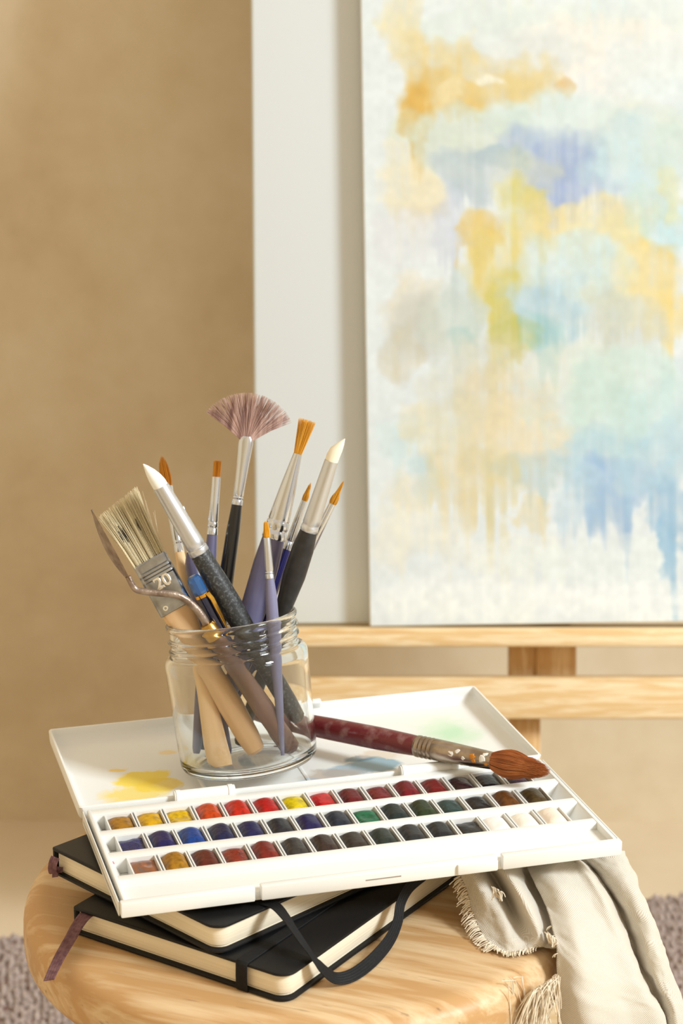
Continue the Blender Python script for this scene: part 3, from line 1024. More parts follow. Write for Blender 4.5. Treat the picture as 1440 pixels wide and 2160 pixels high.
ROWNAME = ('front row', 'middle row', 'back row')
ORD = ('first', 'second', 'third', 'fourth', 'fifth', 'sixth', 'seventh', 'eighth', 'ninth', 'tenth', 'eleventh', 'twelfth', 'thirteenth', 'fourteenth', 'last')
PANS = {
    2: [('golden brown', (176, 122, 24), 'low'), ('golden yellow', (228, 176, 12), 'low'), ('warm yellow', (232, 188, 20), 'worn'), ('orange red', (214, 72, 14), 'dome'), ('scarlet', (214, 40, 18), 'dome'),
        ('bright red', (196, 24, 22), 'dome'), ('lemon yellow', (238, 212, 10), 'low'), ('signal red', (206, 16, 22), 'low'), ('maroon', (112, 24, 30), 'dome'), ('dark rose', (124, 26, 36), 'low'),
        ('crimson', (130, 20, 34), 'dome'), ('deep crimson', (124, 10, 20), 'dome'), ('purple black', (52, 22, 32), 'low'), ('blue black', (36, 34, 48), 'low'), ('dark violet', (60, 34, 58), 'low')],
    1: [('wet ultramarine', (44, 46, 104), 'flat'), ('ultramarine violet', (36, 30, 94), 'dome'), ('cerulean blue', (18, 68, 152), 'dome'), ('navy blue', (32, 36, 80), 'dome'), ('indigo', (36, 36, 88), 'dome'),
        ('charcoal', (46, 46, 54), 'dome'), ('dark violet blue', (40, 34, 92), 'dome'), ('slate blue', (42, 50, 66), 'dome'), ('emerald green', (12, 112, 74), 'worn'), ('black green', (38, 52, 52), 'dome'),
        ('olive green', (50, 66, 38), 'dome'), ('dark teal', (34, 66, 66), 'low'), ('glossy black', (32, 30, 34), 'low'), ('russet brown', (112, 66, 20), 'dome'), ('olive brown', (84, 66, 36), 'dome')],
    0: [('muddy brown', (146, 82, 24), 'flat'), ('yellow ochre', (182, 128, 24), 'dome'), ('reddish brown', (104, 40, 28), 'dome'), ('brick red', (142, 52, 36), 'low'), ('rust red', (136, 40, 30), 'dome'),
        ('warm grey', (64, 60, 58), 'dome'), ('sepia', (66, 50, 44), 'dome'), ('umber', (62, 54, 48), 'dome'), ('dark green grey', (48, 58, 54), 'dome'), ('blue grey', (50, 52, 56), 'dome'), ('dark grey', (42, 44, 50), 'dome'),
        ('wet black', (34, 32, 32), 'flat'), ('chalk white', (236, 232, 228), 'low'), ('pale cream white', (238, 232, 222), 'low'), ('ivory white', (236, 224, 210), 'dome')]}
S0 = {2: 0.01745, 1: 0.01823, 0: 0.01948}
PITCHP = {2: 0.01538, 1: 0.01536, 0: 0.01530}
for r in (2, 1, 0):
    for i, (cn, rgb, style) in enumerate(PANS[r]):
        lab = '%s paint pan, %s from left in the %s' % (cn, ORD[i], ROWNAME[r]) if i < 14 else '%s paint pan at the right end of the %s' % (cn, ROWNAME[r])
        jx, jy, jr = random.uniform(-.0002, .0002), random.uniform(-.0002, .0002), random.uniform(-.012, .012)
        t = thing('paint_pan', lab, 'paint pan', group='half pans of watercolour in the white box',
                  matrix=PM @ Matrix.Translation((S0[r] + PITCHP[r] * i + jx, rows[r] + jy, -0.0094)) @ Matrix.Rotation(jr, 4, 'Z'))
        link('pan_cup', CUP, None, t)
        rgb = tuple(c * 0.9 for c in rgb) if 'white' not in cn else rgb
        d2 = tuple(max(0, c * 0.66) for c in rgb)
        if cn == 'muddy brown':
            pm = mat('paint_muddy', (150, 78, 16), rough=0.3, rgb2=(96, 74, 70), nscale=260, ndetail=3, coat=0.5)
        elif 'white' in cn:
            pm = mat('paint_' + cn.replace(' ', '_'), rgb, rough=0.45, bump=0.2, bscale=500)
        else:
            pm = mat('paint_%s_%d%d' % (cn.replace(' ', '_'), r, i), rgb, rough=0.36 if style in ('dome',) else 0.22, rgb2=d2, nscale=320, ndetail=3, nlo=0.4, nhi=0.75, bump=0.35, bscale=420, spec=0.28, coat=0.06)
        link('paint_block', paint_mesh(style, r * 20 + i), pm, t, smooth=True)
# ------------------------------------------------------------------ glass jar
JZ = Vector((-0.118, 0.140, 0.98)).normalized()               # it leans back and left on the lid
JX = Vector((1, 0, 0))
JX = (JX - JZ * JX.dot(JZ)).normalized()
JY = JZ.cross(JX).normalized()
J0 = at_z(527, 1612, PAL_Z - 0.0021)
JM = Matrix(((JX.x, JY.x, JZ.x, J0.x), (JX.y, JY.y, JZ.y, J0.y), (JX.z, JY.z, JZ.z, J0.z), (0, 0, 0, 1)))
JH = 0.0835
M_GLASS = bpy.data.materials.new('clear_glass')
M_GLASS.use_nodes = True
nt = M_GLASS.node_tree
b = nt.nodes['Principled BSDF']
b.inputs['Base Color'].default_value = (0.945, 0.96, 0.955, 1)
b.inputs['Roughness'].default_value = 0.0
b.inputs['Transmission Weight'].default_value = 1.0
b.inputs['IOR'].default_value = 1.45


def jar_outer():
    p = [(0.020, 0.0012), (0.029, 0.0002), (0.0325, 0.0)]
    for k in range(1, 7):
        a = math.radians(-90 + 80 * k / 6)
        p.append((0.0315 + 0.0062 * math.cos(a), 0.0062 + 0.0062 * math.sin(a)))
    p += [(0.0380, 0.014), (0.0384, 0.028), (0.0388, 0.042), (0.0392, 0.056)]
    for k in range(0, 7):
        a = math.radians(90 * k / 6)
        p.append((0.0352 + 0.0041 * math.cos(a), 0.0600 + 0.0052 * math.sin(a)))
    p += [(0.0350, 0.0656)]
    z = 0.0662
    while z < 0.0795:
        p.append((0.0346, z))
        z += 0.00048
    p += [(0.0350, 0.0798), (0.0357, 0.0806), (0.0360, 0.0816), (0.0357, 0.0827), (0.0349, 0.0834), (0.0340, JH)]
    return p


def jar_inner():
    p = [(0.0330, 0.0832), (0.0325, 0.0822), (0.0324, 0.0800), (0.0324, 0.0660)]
    for k in range(1, 6):
        a = math.radians(90 - 90 * k / 5)
        p.append((0.0322 + 0.0046 * math.cos(a), 0.0590 + 0.0050 * math.sin(a)))
    p += [(0.0368, 0.056), (0.0364, 0.042), (0.0360, 0.028), (0.0355, 0.014)]
    for k in range(0, 6):
        a = math.radians(-90 * k / 5)
        p.append((0.0300 + 0.0052 * math.cos(a), 0.0092 + 0.0050 * math.sin(a)))
    p += [(0.020, 0.0045), (0.008, 0.0052)]
    return p


def thread(z, th):
    """two starts of a screw thread round the neck"""
    r = 0.0
    for k in range(-1, 5):
        zc = 0.0655 + 0.0052 * (th / (2 * math.pi)) + 0.0052 * k
        w = min(1.0, max(0.0, (zc - 0.0668) / 0.0012)) * min(1.0, max(0.0, (0.0785 - zc) / 0.0012))
        r += 0.00135 * w * math.exp(-((z - zc) / 0.00085) ** 2)
    return r


NJ = 112
rings = []
for (r, z) in jar_outer() + jar_inner():
    ring = []
    for i in range(NJ):
        th = 2 * math.pi * i / NJ
        rr = r + (thread(z, th) if abs(r - 0.0346) < 1e-6 else 0.0)
        ring.append((rr * math.cos(th), rr * math.sin(th), z))
    rings.append(ring)
m = MB().loops(rings)
tag(m.build('glass_jar', M_GLASS, None, smooth=True, angle=math.radians(70)), 'clear glass screw-neck jar full of brushes standing tilted on the open lid', 'jar').matrix_world = JM

# ------------------------------------------------------------------ brushes and tools in the jar
M_STEEL = mat('nickel_ferrule', (206, 212, 222), rough=0.16, metal=1.0, bump=0.02, bscale=300)
M_ALU = mat('brushed_aluminium', (208, 214, 224), rough=0.34, metal=1.0, bump=0.05, bscale=400, stretch=(1, 1, 0.2))
M_WORN = mat('worn_tin', (172, 176, 182), rough=0.28, metal=1.0, rgb2=(136, 138, 142), nscale=120, bump=0.15, bscale=160)
M_BLACKW = mat('black_lacquer', (22, 21, 22), rough=0.28, coat=0.3)
M_CHAR = mat('charcoal_speckled', (46, 48, 50), rough=0.42, rgb2=(94, 98, 100), nscale=700, nlo=0.52, nhi=0.72, bump=0.25, bscale=500)
M_BLACKM = mat('black_satin', (30, 30, 31), rough=0.38, rgb2=(44, 44, 46), nscale=200)
M_VIOLET = mat('violet_lacquer', (88, 86, 118), rough=0.38, rgb2=(100, 98, 130), nscale=40, coat=0.2)
M_PALEV = mat('pale_violet_lacquer', (120, 120, 152), rough=0.4, coat=0.2)
M_NAVY = mat('navy_lacquer', (34, 34, 92), rough=0.25, coat=0.4)
M_WOODH = mat('bare_handle_wood', (222, 186, 142), rough=0.5, rgb2=(206, 166, 120), nscale=90, stretch=(1, 1, 0.08))
M_WOODP = mat('pale_handle_wood', (236, 204, 158), rough=0.5, rgb2=(222, 186, 138), nscale=90, stretch=(1, 1, 0.08))
M_BROWNW = mat('brown_handle_wood', (122, 88, 70), rough=0.4, rgb2=(94, 66, 52), nscale=90, stretch=(1, 1, 0.1), coat=0.2)
M_GOLDH = mat('golden_synthetic_hair', (214, 154, 46), rough=0.4, rgb2=(236, 186, 82), nscale=500, stretch=(1, 1, 0.02))
M_DARKGOLD = mat('rust_synthetic_hair', (178, 108, 28), rough=0.4, rgb2=(206, 146, 56), nscale=500, stretch=(1, 1, 0.02))
M_FANH = mat('mauve_hair', (214, 184, 174), rough=0.5, rgb2=(150, 116, 110), nscale=420, stretch=(1, 1, 0.05))
M_HOG = mat('hog_bristle', (240, 230, 200), rough=0.55, rgb2=(206, 194, 164), nscale=420, stretch=(1, 1, 0.03))
M_HOGD = mat('paint_stained_bristle', (60, 58, 56), rough=0.6)
M_SILI = mat('white_silicone', (240, 242, 238), rough=0.45, sub=0.3)
M_SILI2 = mat('cream_silicone', (240, 234, 216), rough=0.45, sub=0.3)


def in_jar(p1, p2, by, ry, zb=0.0085, zr=0.0815):
    """axis through the jar whose picture runs along p1-p2; by, ry = depth in the jar at floor and rim"""
    n_ = ray(*p1).cross(ray(*p2))

    def sol(bv, c):
        base_ = J0 + JY * bv + JZ * c - CAMP
        return J0 + JX * (-(n_.dot(base_)) / n_.dot(JX)) + JY * bv + JZ * c
    B, R_ = sol(by, zb), sol(ry, zr)
    return B, (R_ - B).normalized()


def s_at(B, d, u, v):
    """length along the axis B + s d at the picture point (u, v)"""
    r = ray(u, v).normalized()
    w0 = B - CAMP
    a, b_, c = 1.0, d.dot(r), 1.0
    return (b_ * r.dot(w0) - d.dot(w0)) / (1 - b_ * b_)


JINFO = []


def tool(name, label, cat, p1, p2, by, ry, roll=0.0, group='brushes and tools standing in the jar', zb=0.0085):
    B, d = in_jar(p1, p2, by, ry, zb)
    view = (B - CAMP).normalized()
    x = view.cross(d).normalized() * -1.0
    x = d.cross(view).normalized()
    if x.x < 0:
        x = -x
    y = d.cross(x).normalized()
    M = Matrix(((x.x, y.x, d.x, B.x), (x.y, y.y, d.y, B.y), (x.z, y.z, d.z, B.z), (0, 0, 0, 1))) @ Matrix.Rotation(roll, 4, 'Z')
    t = thing(name, label, cat, matrix=M, group=group)
    lb = JM.inverted() @ B
    lr = JM.inverted() @ (B + d * (0.073 / d.dot(JZ)))
    JINFO.append((name, label[:30], round(lb.x * 1000, 1), round(lb.y * 1000, 1), round(math.hypot(lb.x, lb.y) * 1000, 1), round(lr.x * 1000, 1), round(lr.y * 1000, 1), round(math.hypot(lr.x, lr.y) * 1000, 1)))
    return t, (lambda u, v: s_at(B, d, u, v))


def hairs(n_, base, tip, z0, z1, seed, r=0.00013, bulge=0.0, point=0.0, jag=0.0015, splay=0.0, seg=4, shift=(0, 0)):
    """n hairs from an ellipse base=(rx, ry) at z0 to an ellipse tip at z1; point = how much the outer hairs stop short"""
    rg = random.Random(seed)
    mb = MB()
    for _ in range(n_):
        a = rg.uniform(0, 2 * math.pi)
        q = math.sqrt(rg.random())
        cx_, cy_ = q * math.cos(a), q * math.sin(a)
        L = (z1 - z0) * (1 - point * q * q) - rg.random() * jag
        sx, sy = rg.gauss(0, splay), rg.gauss(0, splay)
        pts = []
        for k in range(seg + 1):
            f = k / seg
            bl = 1 + bulge * math.sin(math.pi * min(1, f * 1.15))
            x = cx_ * (base[0] * (1 - f) + tip[0] * f) * bl + sx * f * f + shift[0] * f * f
            y = cy_ * (base[1] * (1 - f) + tip[1] * f) * bl + sy * f * f + shift[1] * f * f
            pts.append((x, y, z0 + L * f))
        mb.tube(pts, [r * (1 - 0.75 * k / seg) for k in range(seg + 1)], 3, caps=False)
    return mb


def ferrule_ring(secs):
    return secs


# 1 flat bristle brush with stamped tin ferrule
P1, P2 = (246, 1057), (394, 1322)
t, S = tool('bristle_brush', 'wide flat hog bristle brush with a tin ferrule stamped 20', 'brush', P1, P2, -0.015, -0.008, zb=0.010)
sf0, sf1, st = S(371, 1286), S(318, 1178), S(246, 1057)
h = MB()
h.loft([(0, 0.0030, 0.0030), (0.0015, 0.0050, 0.0045), (0.010, 0.0062, 0.0052), (0.030, 0.0068, 0.0052), (0.048, 0.0062, 0.0046), (sf0 - 0.018, 0.0058, 0.0042), (sf0 - 0.004, 0.0088, 0.0034), (sf0 + 0.004, 0.0090, 0.0032)], 28, power=0.85)
h.build('handle', M_WOODH, t, smooth=True)
f = MB()
FW, FT = 0.0098, 0.0038
secs = [(sf0, FW * .97, FT * .9), (sf0 + 0.0003, FW, FT)]
zz = [sf1 - 0.0100, sf1 - 0.0062]
secs += [(sf0 + 0.010, FW, FT)]
for zc in zz:
    secs += [(zc - 0.0013, FW, FT), (zc - 0.0006, FW, FT + 0.0010), (zc + 0.0006, FW, FT + 0.0010), (zc + 0.0013, FW, FT)]
secs += [(sf1 - 0.0012, FW, FT), (sf1 - 0.0005, FW, FT + 0.0003), (sf1, FW, FT)]
f.loft(secs, 40, power=0.42)
fer = f.build('ferrule', M_WORN, t, smooth=True, angle=math.radians(50))


def stamp(txt, size, depth):
    cu = bpy.data.curves.new('stamp', 'FONT')
    cu.body = txt
    cu.size = size
    cu.align_x = 'CENTER'
    cu.align_y = 'CENTER'
    cu.extrude = depth
    cu.bevel_depth = depth * 0.6
    cu.bevel_resolution = 1
    ob = bpy.data.objects.new('stamp', cu)
    COL.objects.link(ob)
    dg = bpy.context.evaluated_depsgraph_get()
    me_ = bpy.data.meshes.new_from_object(ob.evaluated_get(dg))
    bpy.data.objects.remove(ob)
    return me_


M_STAMP = mat('stamped_tin', (232, 230, 226), rough=0.18, metal=1.0)
o = link('stamped_number', stamp('20', 0.0094, 0.0006), M_STAMP, fer, smooth=True)
# on the face turned to the camera: local y points away from or towards the lens
side = -1.0 if (t.matrix_world.to_3x3() @ Vector((0, 1, 0))).dot(CAMP - t.matrix_world.translation) < 0 else 1.0
o.matrix_local = Matrix(((1, 0, 0, 0.0005), (0, 0, side, side * (FT + 0.0000)), (0, 1, 0, sf0 + 0.0168), (0, 0, 0, 1))) if side < 0 else Matrix(((-1, 0, 0, 0), (0, 0, 1, FT), (0, 1, 0, sf0 + 0.0155), (0, 0, 0, 1)))
q = MB()
q.loft([(-0.0003, 0.0016, 0.0016), (0.0003, 0.0014, 0.0014), (0.0003, 0.0007, 0.0007), (-0.0002, 0.0006, 0.0006)], 16)
o = q.build('rivet', M_STAMP, fer, smooth=True)
o.matrix_local = Matrix(((1, 0, 0, -0.0052), (0, 0, side, side * FT), (0, 1, 0, sf0 + 0.0035), (0, 0, 0, 1)))
hb = MB()
rg = random.Random(3)
hd = MB()
for _ in range(620):
    a = rg.uniform(-1, 1)
    c = rg.uniform(-1, 1)
    L = (st - sf1) * (1.0 + 0.06 * a) - rg.random() * 0.004
    tx = a * 0.0128 + rg.gauss(0, 0.0005)
    pts = [(a * 0.0092, c * 0.0033, sf1 - 0.001), (a * 0.0100, c * 0.0036, sf1 + L * 0.35), (a * 0.0112 + (tx - a * 0.0128) * .4, c * 0.0038, sf1 + L * 0.7), (tx, c * 0.0036 + rg.gauss(0, .0005), sf1 + L)]
    dark = (abs(a + 0.55) < 0.16 and rg.random() < 0.55) or (abs(a - 0.35) < 0.15 and rg.random() < 0.22)
    if dark:
        k0, k1 = pts[1], pts[2]
        g0, g1 = rg.uniform(0.0, 0.5), rg.uniform(0.7, 1.0)
        pa = tuple(k0[i] + (k1[i] - k0[i]) * g0 for i in range(3))
        pb = tuple(k0[i] + (k1[i] - k0[i]) * g1 for i in range(3))
        hd.tube([pa, pb], 0.00021, 3, caps=False)
    hb.tube(pts, [0.00017, 0.00016, 0.00014, 0.00008], 3, caps=False)
for _ in range(26):                                            # stray hairs
    a = rg.choice((-1, 1)) * rg.uniform(0.7, 1.0)
    L = (st - sf1) * rg.uniform(0.5, 0.95)
    hb.tube([(a * .0094, 0, sf1), (a * .0115, 0, sf1 + L * .5), (a * rg.uniform(.0135, .0165), rg.gauss(0, .001), sf1 + L)], [0.00012, 0.0001, 0.00006], 3, caps=False)
hb.build('bristles', M_HOG, t, smooth=True, kind='stuff')
hd.build('stained_bristles', M_HOGD, t, smooth=True, kind='stuff')

# 2 charcoal colour shaper, leaning left in front
t, S = tool('colour_shaper', 'colour shaper with white pointed tip and speckled charcoal handle, leaning left', 'brush', (338, 1025), (500, 1300), -0.002, -0.008, zb=0.022)
s0, s1, s2 = S(416, 1163), S(339, 1026), S(307, 976)
MB().loft([(0, 0.0030, 0.0030), (0.002, 0.0046, 0.0046), (0.012, 0.0052, 0.0052), (s0 - 0.055, 0.0056, 0.0056), (s0 - 0.035, 0.0064, 0.0064), (s0 - 0.02, 0.0062, 0.0062), (s0 - 0.001, 0.0053, 0.0053)], 28).build('handle', M_CHAR, t, smooth=True)
MB().loft([(s0 - 0.0016, 0.0053, 0.0053), (s0 - 0.001, 0.0056, 0.0056), (s0 + 0.0014, 0.0055, 0.0055), (s0 + 0.0018, 0.0051, 0.0051), (s0 + 0.0028, 0.0051, 0.0051), (s0 + 0.0033, 0.0054, 0.0054), (s0 + 0.006, 0.0053, 0.0053), (s1 - 0.012, 0.0047, 0.0047), (s1, 0.0044, 0.0044), (s1, 0.0038, 0.0038)], 32).build('ferrule', M_ALU, t, smooth=True)
L = s2 - s1
MB().loft([(s1 - 0.002, 0.0040, 0.0040), (s1 + L * .15, 0.0041, 0.0041), (s1 + L * .4, 0.0036, 0.0034, -0.0003, 0), (s1 + L * .65, 0.0026, 0.0024, -0.0008, 0), (s1 + L * .88, 0.0012, 0.0011, -0.0014, 0), (s1 + L, 0.0003, 0.0003, -0.0019, 0)], 24).build('silicone_tip', M_SILI, t, smooth=True)

# 3 right-hand colour shaper
t, S = tool('colour_shaper', 'colour shaper with cream chisel tip and black handle, leaning right', 'brush', (699, 972), (595, 1292), 0.014, 0.004)
s0, s1, s2 = S(645, 1112), S(699, 972), S(722, 924)
MB().loft([(0, 0.0026, 0.0026), (0.002, 0.0036, 0.0036), (0.02, 0.0034, 0.0034), (s0 - 0.050, 0.0043, 0.0043), (s0 - 0.028, 0.0062, 0.0062), (s0 - 0.012, 0.0060, 0.0060), (s0 - 0.001, 0.0047, 0.0047)], 28).build('handle', M_BLACKM, t, smooth=True)
MB().loft([(s0 - 0.0016, 0.0047, 0.0047), (s0 - 0.001, 0.0050, 0.0050), (s0 + 0.0014, 0.0049, 0.0049), (s0 + 0.0018, 0.0046, 0.0046), (s0 + 0.0028, 0.0046, 0.0046), (s0 + 0.0033, 0.0048, 0.0048), (s0 + 0.006, 0.0047, 0.0047), (s1, 0.0037, 0.0037), (s1, 0.0032, 0.0032)], 32).build('ferrule', M_ALU, t, smooth=True)
L = s2 - s1
MB().loft([(s1 - 0.002, 0.0034, 0.0034), (s1 + L * .2, 0.0036, 0.0035), (s1 + L * .5, 0.0033, 0.0032, 0.0006, 0), (s1 + L * .75, 0.0020, 0.0024, 0.0018, 0), (s1 + L * .95, 0.0006, 0.0010, 0.0028, 0), (s1 + L, 0.0002, 0.0003, 0.0031, 0)], 24).build('silicone_tip', M_SILI2, t, smooth=True)

# 4 fan brush
t, S = tool('fan_brush', 'mauve fan brush with a long nickel ferrule and black handle', 'brush', (519, 930), (474, 1240), 0.012, 0.020)
s0, s1 = S(501, 1063), S(519, 932)
MB().loft([(0, 0.0018, 0.0018), (0.01, 0.0026, 0.0026), (s0 - 0.05, 0.0044, 0.0044), (s0 - 0.015, 0.0038, 0.0038), (s0, 0.0029, 0.0029)], 24).build('handle', M_BLACKW, t, smooth=True)
MB().loft([(s0 - 0.0005, 0.0031, 0.0031), (s0 + 0.002, 0.0031, 0.0031), (s0 + 0.0026, 0.0027, 0.0027), (s0 + 0.0034, 0.0031, 0.0031), (s0 + 0.0042, 0.0027, 0.0027), (s0 + 0.005, 0.0030, 0.0030), (s0 + 0.008, 0.0029, 0.0028), (s1 - 0.010, 0.0036, 0.0024), (s1 - 0.001, 0.0041, 0.0019), (s1 + 0.0015, 0.0038, 0.0017), (s1 + 0.0030, 0.0026, 0.0014)], 32).build('ferrule', M_STEEL, t, smooth=True)
rg = random.Random(9)
hb = MB()
for i in range(620):
    a = math.radians(rg.uniform(-58, 57)) - 0.02
    L = 0.0245 * (1 + 0.05 * math.cos(a * 1.4)) - rg.random() ** 2 * 0.0035
    y = rg.uniform(-0.0014, 0.0014)
    x0_, z0_ = 0.0038 * math.sin(a * 0.9), s1 - 0.0005 + 0.002 * math.cos(a)
    a2 = a + rg.gauss(0, 0.02)
    bend = 0.12 * math.sin(a)
    pts = [(x0_, y * .6, z0_), (x0_ + L * .5 * math.sin(a - bend * .5), y * .9, z0_ + L * .5 * math.cos(a - bend * .5)), (x0_ + L * math.sin(a2), y + rg.gauss(0, .0004), z0_ + L * math.cos(a2))]
    hb.tube(pts, [0.00016, 0.00014, 0.00007], 3, caps=False)
hb.build('bristles', M_FANH, t, smooth=True, kind='stuff')

# 5 large flat brush
t, S = tool('flat_brush', 'large golden brush with a long cone ferrule and thick violet handle', 'brush', (627, 960), (524, 1320), -0.002, 0.009, zb=0.010)
s0, s1, s2 = S(574, 1133), S(628, 958), S(645, 884)
MB().loft([(0, 0.0020, 0.0020), (0.004, 0.0034, 0.0034), (0.03, 0.0042, 0.0042), (s0 - 0.040, 0.0072, 0.0064), (s0 - 0.015, 0.0072, 0.0062), (s0, 0.0062, 0.0052)], 28).build('handle', M_VIOLET, t, smooth=True)
MB().loft([(s0 - 0.001, 0.0063, 0.0053), (s0 - 0.0003, 0.0067, 0.0057), (s0 + 0.003, 0.0065, 0.0055), (s0 + 0.0036, 0.0060, 0.0050), (s0 + 0.0048, 0.0060, 0.0050), (s0 + 0.0054, 0.0064, 0.0054), (s0 + 0.009, 0.0062, 0.0052), (s0 + 0.0096, 0.0057, 0.0049), (s0 + 0.0104, 0.0060, 0.0050), (s0 + 0.030, 0.0043, 0.0036), (s1, 0.0024, 0.0022), (s1, 0.0019, 0.0017)], 32).build('ferrule', M_STEEL, t, smooth=True)
hairs(420, (0.0019, 0.0017), (0.0050, 0.0034), s1 - 0.002, s2, 5, r=0.00016, jag=0.0016).build('bristles', M_GOLDH, t, smooth=True, kind='stuff')

# 6 navy round brush
t, S = tool('round_brush', 'thin round brush with navy handle behind the right colour shaper', 'brush', (651, 1030), (556, 1300), 0.012, 0.021)
s0, s1, s2 = S(607, 1158), S(640, 1056), S(654, 1016)
MB().loft([(0, 0.0012, 0.0012), (0.02, 0.0022, 0.0022), (s0 - 0.03, 0.0034, 0.0034), (s0, 0.0024, 0.0024)], 20).build('handle', M_NAVY, t, smooth=True)
MB().loft([(s0 - 0.0005, 0.0026, 0.0026), (s0 + 0.004, 0.0025, 0.0025), (s0 + 0.0044, 0.0022, 0.0022), (s0 + 0.005, 0.0025, 0.0025), (s1, 0.0017, 0.0017), (s1, 0.0013, 0.0013)], 24).build('ferrule', M_STEEL, t, smooth=True)
hairs(160, (0.0013, 0.0013), (0.0011, 0.0011), s1 - 0.001, s2, 6, r=0.00016, bulge=0.5, point=0.35).build('bristles', M_GOLDH, t, smooth=True, kind='stuff')

# 7 rightmost small round brush
t, S = tool('round_brush', 'small golden round brush leaning furthest right, silver ferrule', 'brush', (717, 1030), (580, 1306), 0.004, 0.014)
s0, s1, s2 = S(650, 1180), S(700, 1063), S(726, 1012)
MB().loft([(0, 0.0012, 0.0012), (0.02, 0.0018, 0.0018), (s0 - 0.03, 0.0023, 0.0023), (s0, 0.0024, 0.0024)], 20).build('handle', M_NAVY, t, smooth=True)
MB().loft([(s0 - 0.0005, 0.0026, 0.0026), (s0 + 0.003, 0.0025, 0.0025), (s0 + 0.0034, 0.0022, 0.0022), (s0 + 0.004, 0.0025, 0.0025), (s0 + 0.0056, 0.0022, 0.0022), (s0 + 0.0062, 0.0025, 0.0025), (s1, 0.0019, 0.0019), (s1, 0.0015, 0.0015)], 24).build('ferrule', M_STEEL, t, smooth=True)
hairs(180, (0.0016, 0.0016), (0.0010, 0.0010), s1 - 0.001, s2, 7, r=0.00016, bulge=0.75, point=0.4).build('bristles', M_GOLDH, t, smooth=True, kind='stuff')

# 8 small front brush with pale violet handle
t, S = tool('round_brush', 'tiny yellow-tipped brush with pale violet handle at the front of the jar', 'brush', (562, 1120), (575, 1308), -0.021, -0.016)
s0, s1, s2 = S(568, 1218), S(562, 1134), S(558, 1098)
MB().loft([(0, 0.0010, 0.0010), (0.02, 0.0020, 0.0020), (s0 - 0.025, 0.0034, 0.0034), (s0 - 0.01, 0.0032, 0.0032), (s0, 0.0022, 0.0022)], 20).build('handle', M_PALEV, t, smooth=True)
MB().loft([(s0 - 0.0005, 0.0024, 0.0024), (s0 + 0.0015, 0.0024, 0.0024), (s0 + 0.002, 0.0021, 0.0021), (s0 + 0.0026, 0.0024, 0.0024), (s0 + 0.0032, 0.0021, 0.0021), (s0 + 0.004, 0.0024, 0.0024), (s1, 0.0018, 0.0018), (s1, 0.0014, 0.0014)], 24).build('ferrule', M_ALU, t, smooth=True)
hairs(150, (0.0015, 0.0012), (0.0013, 0.0008), s1 - 0.001, s2, 8, r=0.00016, bulge=0.25, point=0.1, jag=0.001).build('bristles', mat('yellow_hair', (232, 170, 40), rough=0.45, rgb2=(240, 186, 66), nscale=400), t, smooth=True, kind='stuff')

# 9 small flat brush at the back
t, S = tool('flat_brush', 'small square-tipped rust brush with violet handle left of the fan brush', 'brush', (458, 985), (443, 1185), 0.004, 0.017)
s0, s1, s2 = S(446, 1126), S(456, 1006), S(459, 971)
MB().loft([(0, 0.0018, 0.0018), (0.003, 0.0026, 0.0026), (0.03, 0.0032, 0.0032), (s0 - 0.02, 0.0036, 0.0036), (s0, 0.0028, 0.0028)], 20).build('handle', M_VIOLET, t, smooth=True)
MB().loft([(s0 - 0.0005, 0.0030, 0.0030), (s0 + 0.003, 0.0030, 0.0030), (s0 + 0.0035, 0.0026, 0.0026), (s0 + 0.0042, 0.0029, 0.0029), (s0 + 0.006, 0.0029, 0.0029), (s0 + 0.0066, 0.0026, 0.0026), (s0 + 0.0072, 0.0028, 0.0028), (s0 + 0.018, 0.0025, 0.0022), (s1 - 0.004, 0.0024, 0.0014), (s1, 0.0024, 0.0013), (s1, 0.0020, 0.0010)], 28).build('ferrule', M_STEEL, t, smooth=True)
hairs(240, (0.0021, 0.0009), (0.0022, 0.0007), s1 - 0.001, s2, 10, r=0.00015, jag=0.0008).build('bristles', M_DARKGOLD, t, smooth=True, kind='stuff')

# 10 filbert with bare wooden handle, behind the left shaper
t, S = tool('filbert_brush', 'rust-haired filbert brush with bare wooden handle behind the left shaper', 'brush', (346, 990), (409, 1325), -0.023, 0.011, zb=0.0065)
s0, s1, s2 = S(378, 1165), S(355, 1026), S(343, 960)
q = MB()
q.loft([(0, 0.0040, 0.0018, -0.0010, 0), (0.0060, 0.0062, 0.0034), (0.014, 0.0066, 0.0042), (0.04, 0.0058, 0.0050), (s0 - 0.03, 0.0044, 0.0044), (s0, 0.0030, 0.0030)], 4)
q2 = MB()
q2.loft([(0, 0.0046, 0.0012, 0.0022, 0), (0.0040, 0.0064, 0.0026, 0.0006, 0), (0.014, 0.0062, 0.0042), (0.04, 0.0048, 0.0044), (s0 - 0.03, 0.0036, 0.0036), (s0, 0.0026, 0.0026)], 24, power=0.75)
q2.build('handle', M_WOODP, t, smooth=True)
MB().loft([(s0 - 0.0005, 0.0028, 0.0028), (s0 + 0.004, 0.0028, 0.0028), (s0 + 0.0046, 0.0025, 0.0025), (s0 + 0.0054, 0.0028, 0.0028), (s0 + 0.0062, 0.0025, 0.0025), (s0 + 0.007, 0.0027, 0.0027), (s1 - 0.008, 0.0028, 0.0022), (s1, 0.0030, 0.0018), (s1, 0.0025, 0.0014)], 28).build('ferrule', M_STEEL, t, smooth=True)
hairs(300, (0.0027, 0.0014), (0.0026, 0.0010), s1 - 0.001, s2, 12, r=0.00016, bulge=0.3, point=0.32, jag=0.001).build('bristles', M_DARKGOLD, t, smooth=True, kind='stuff')

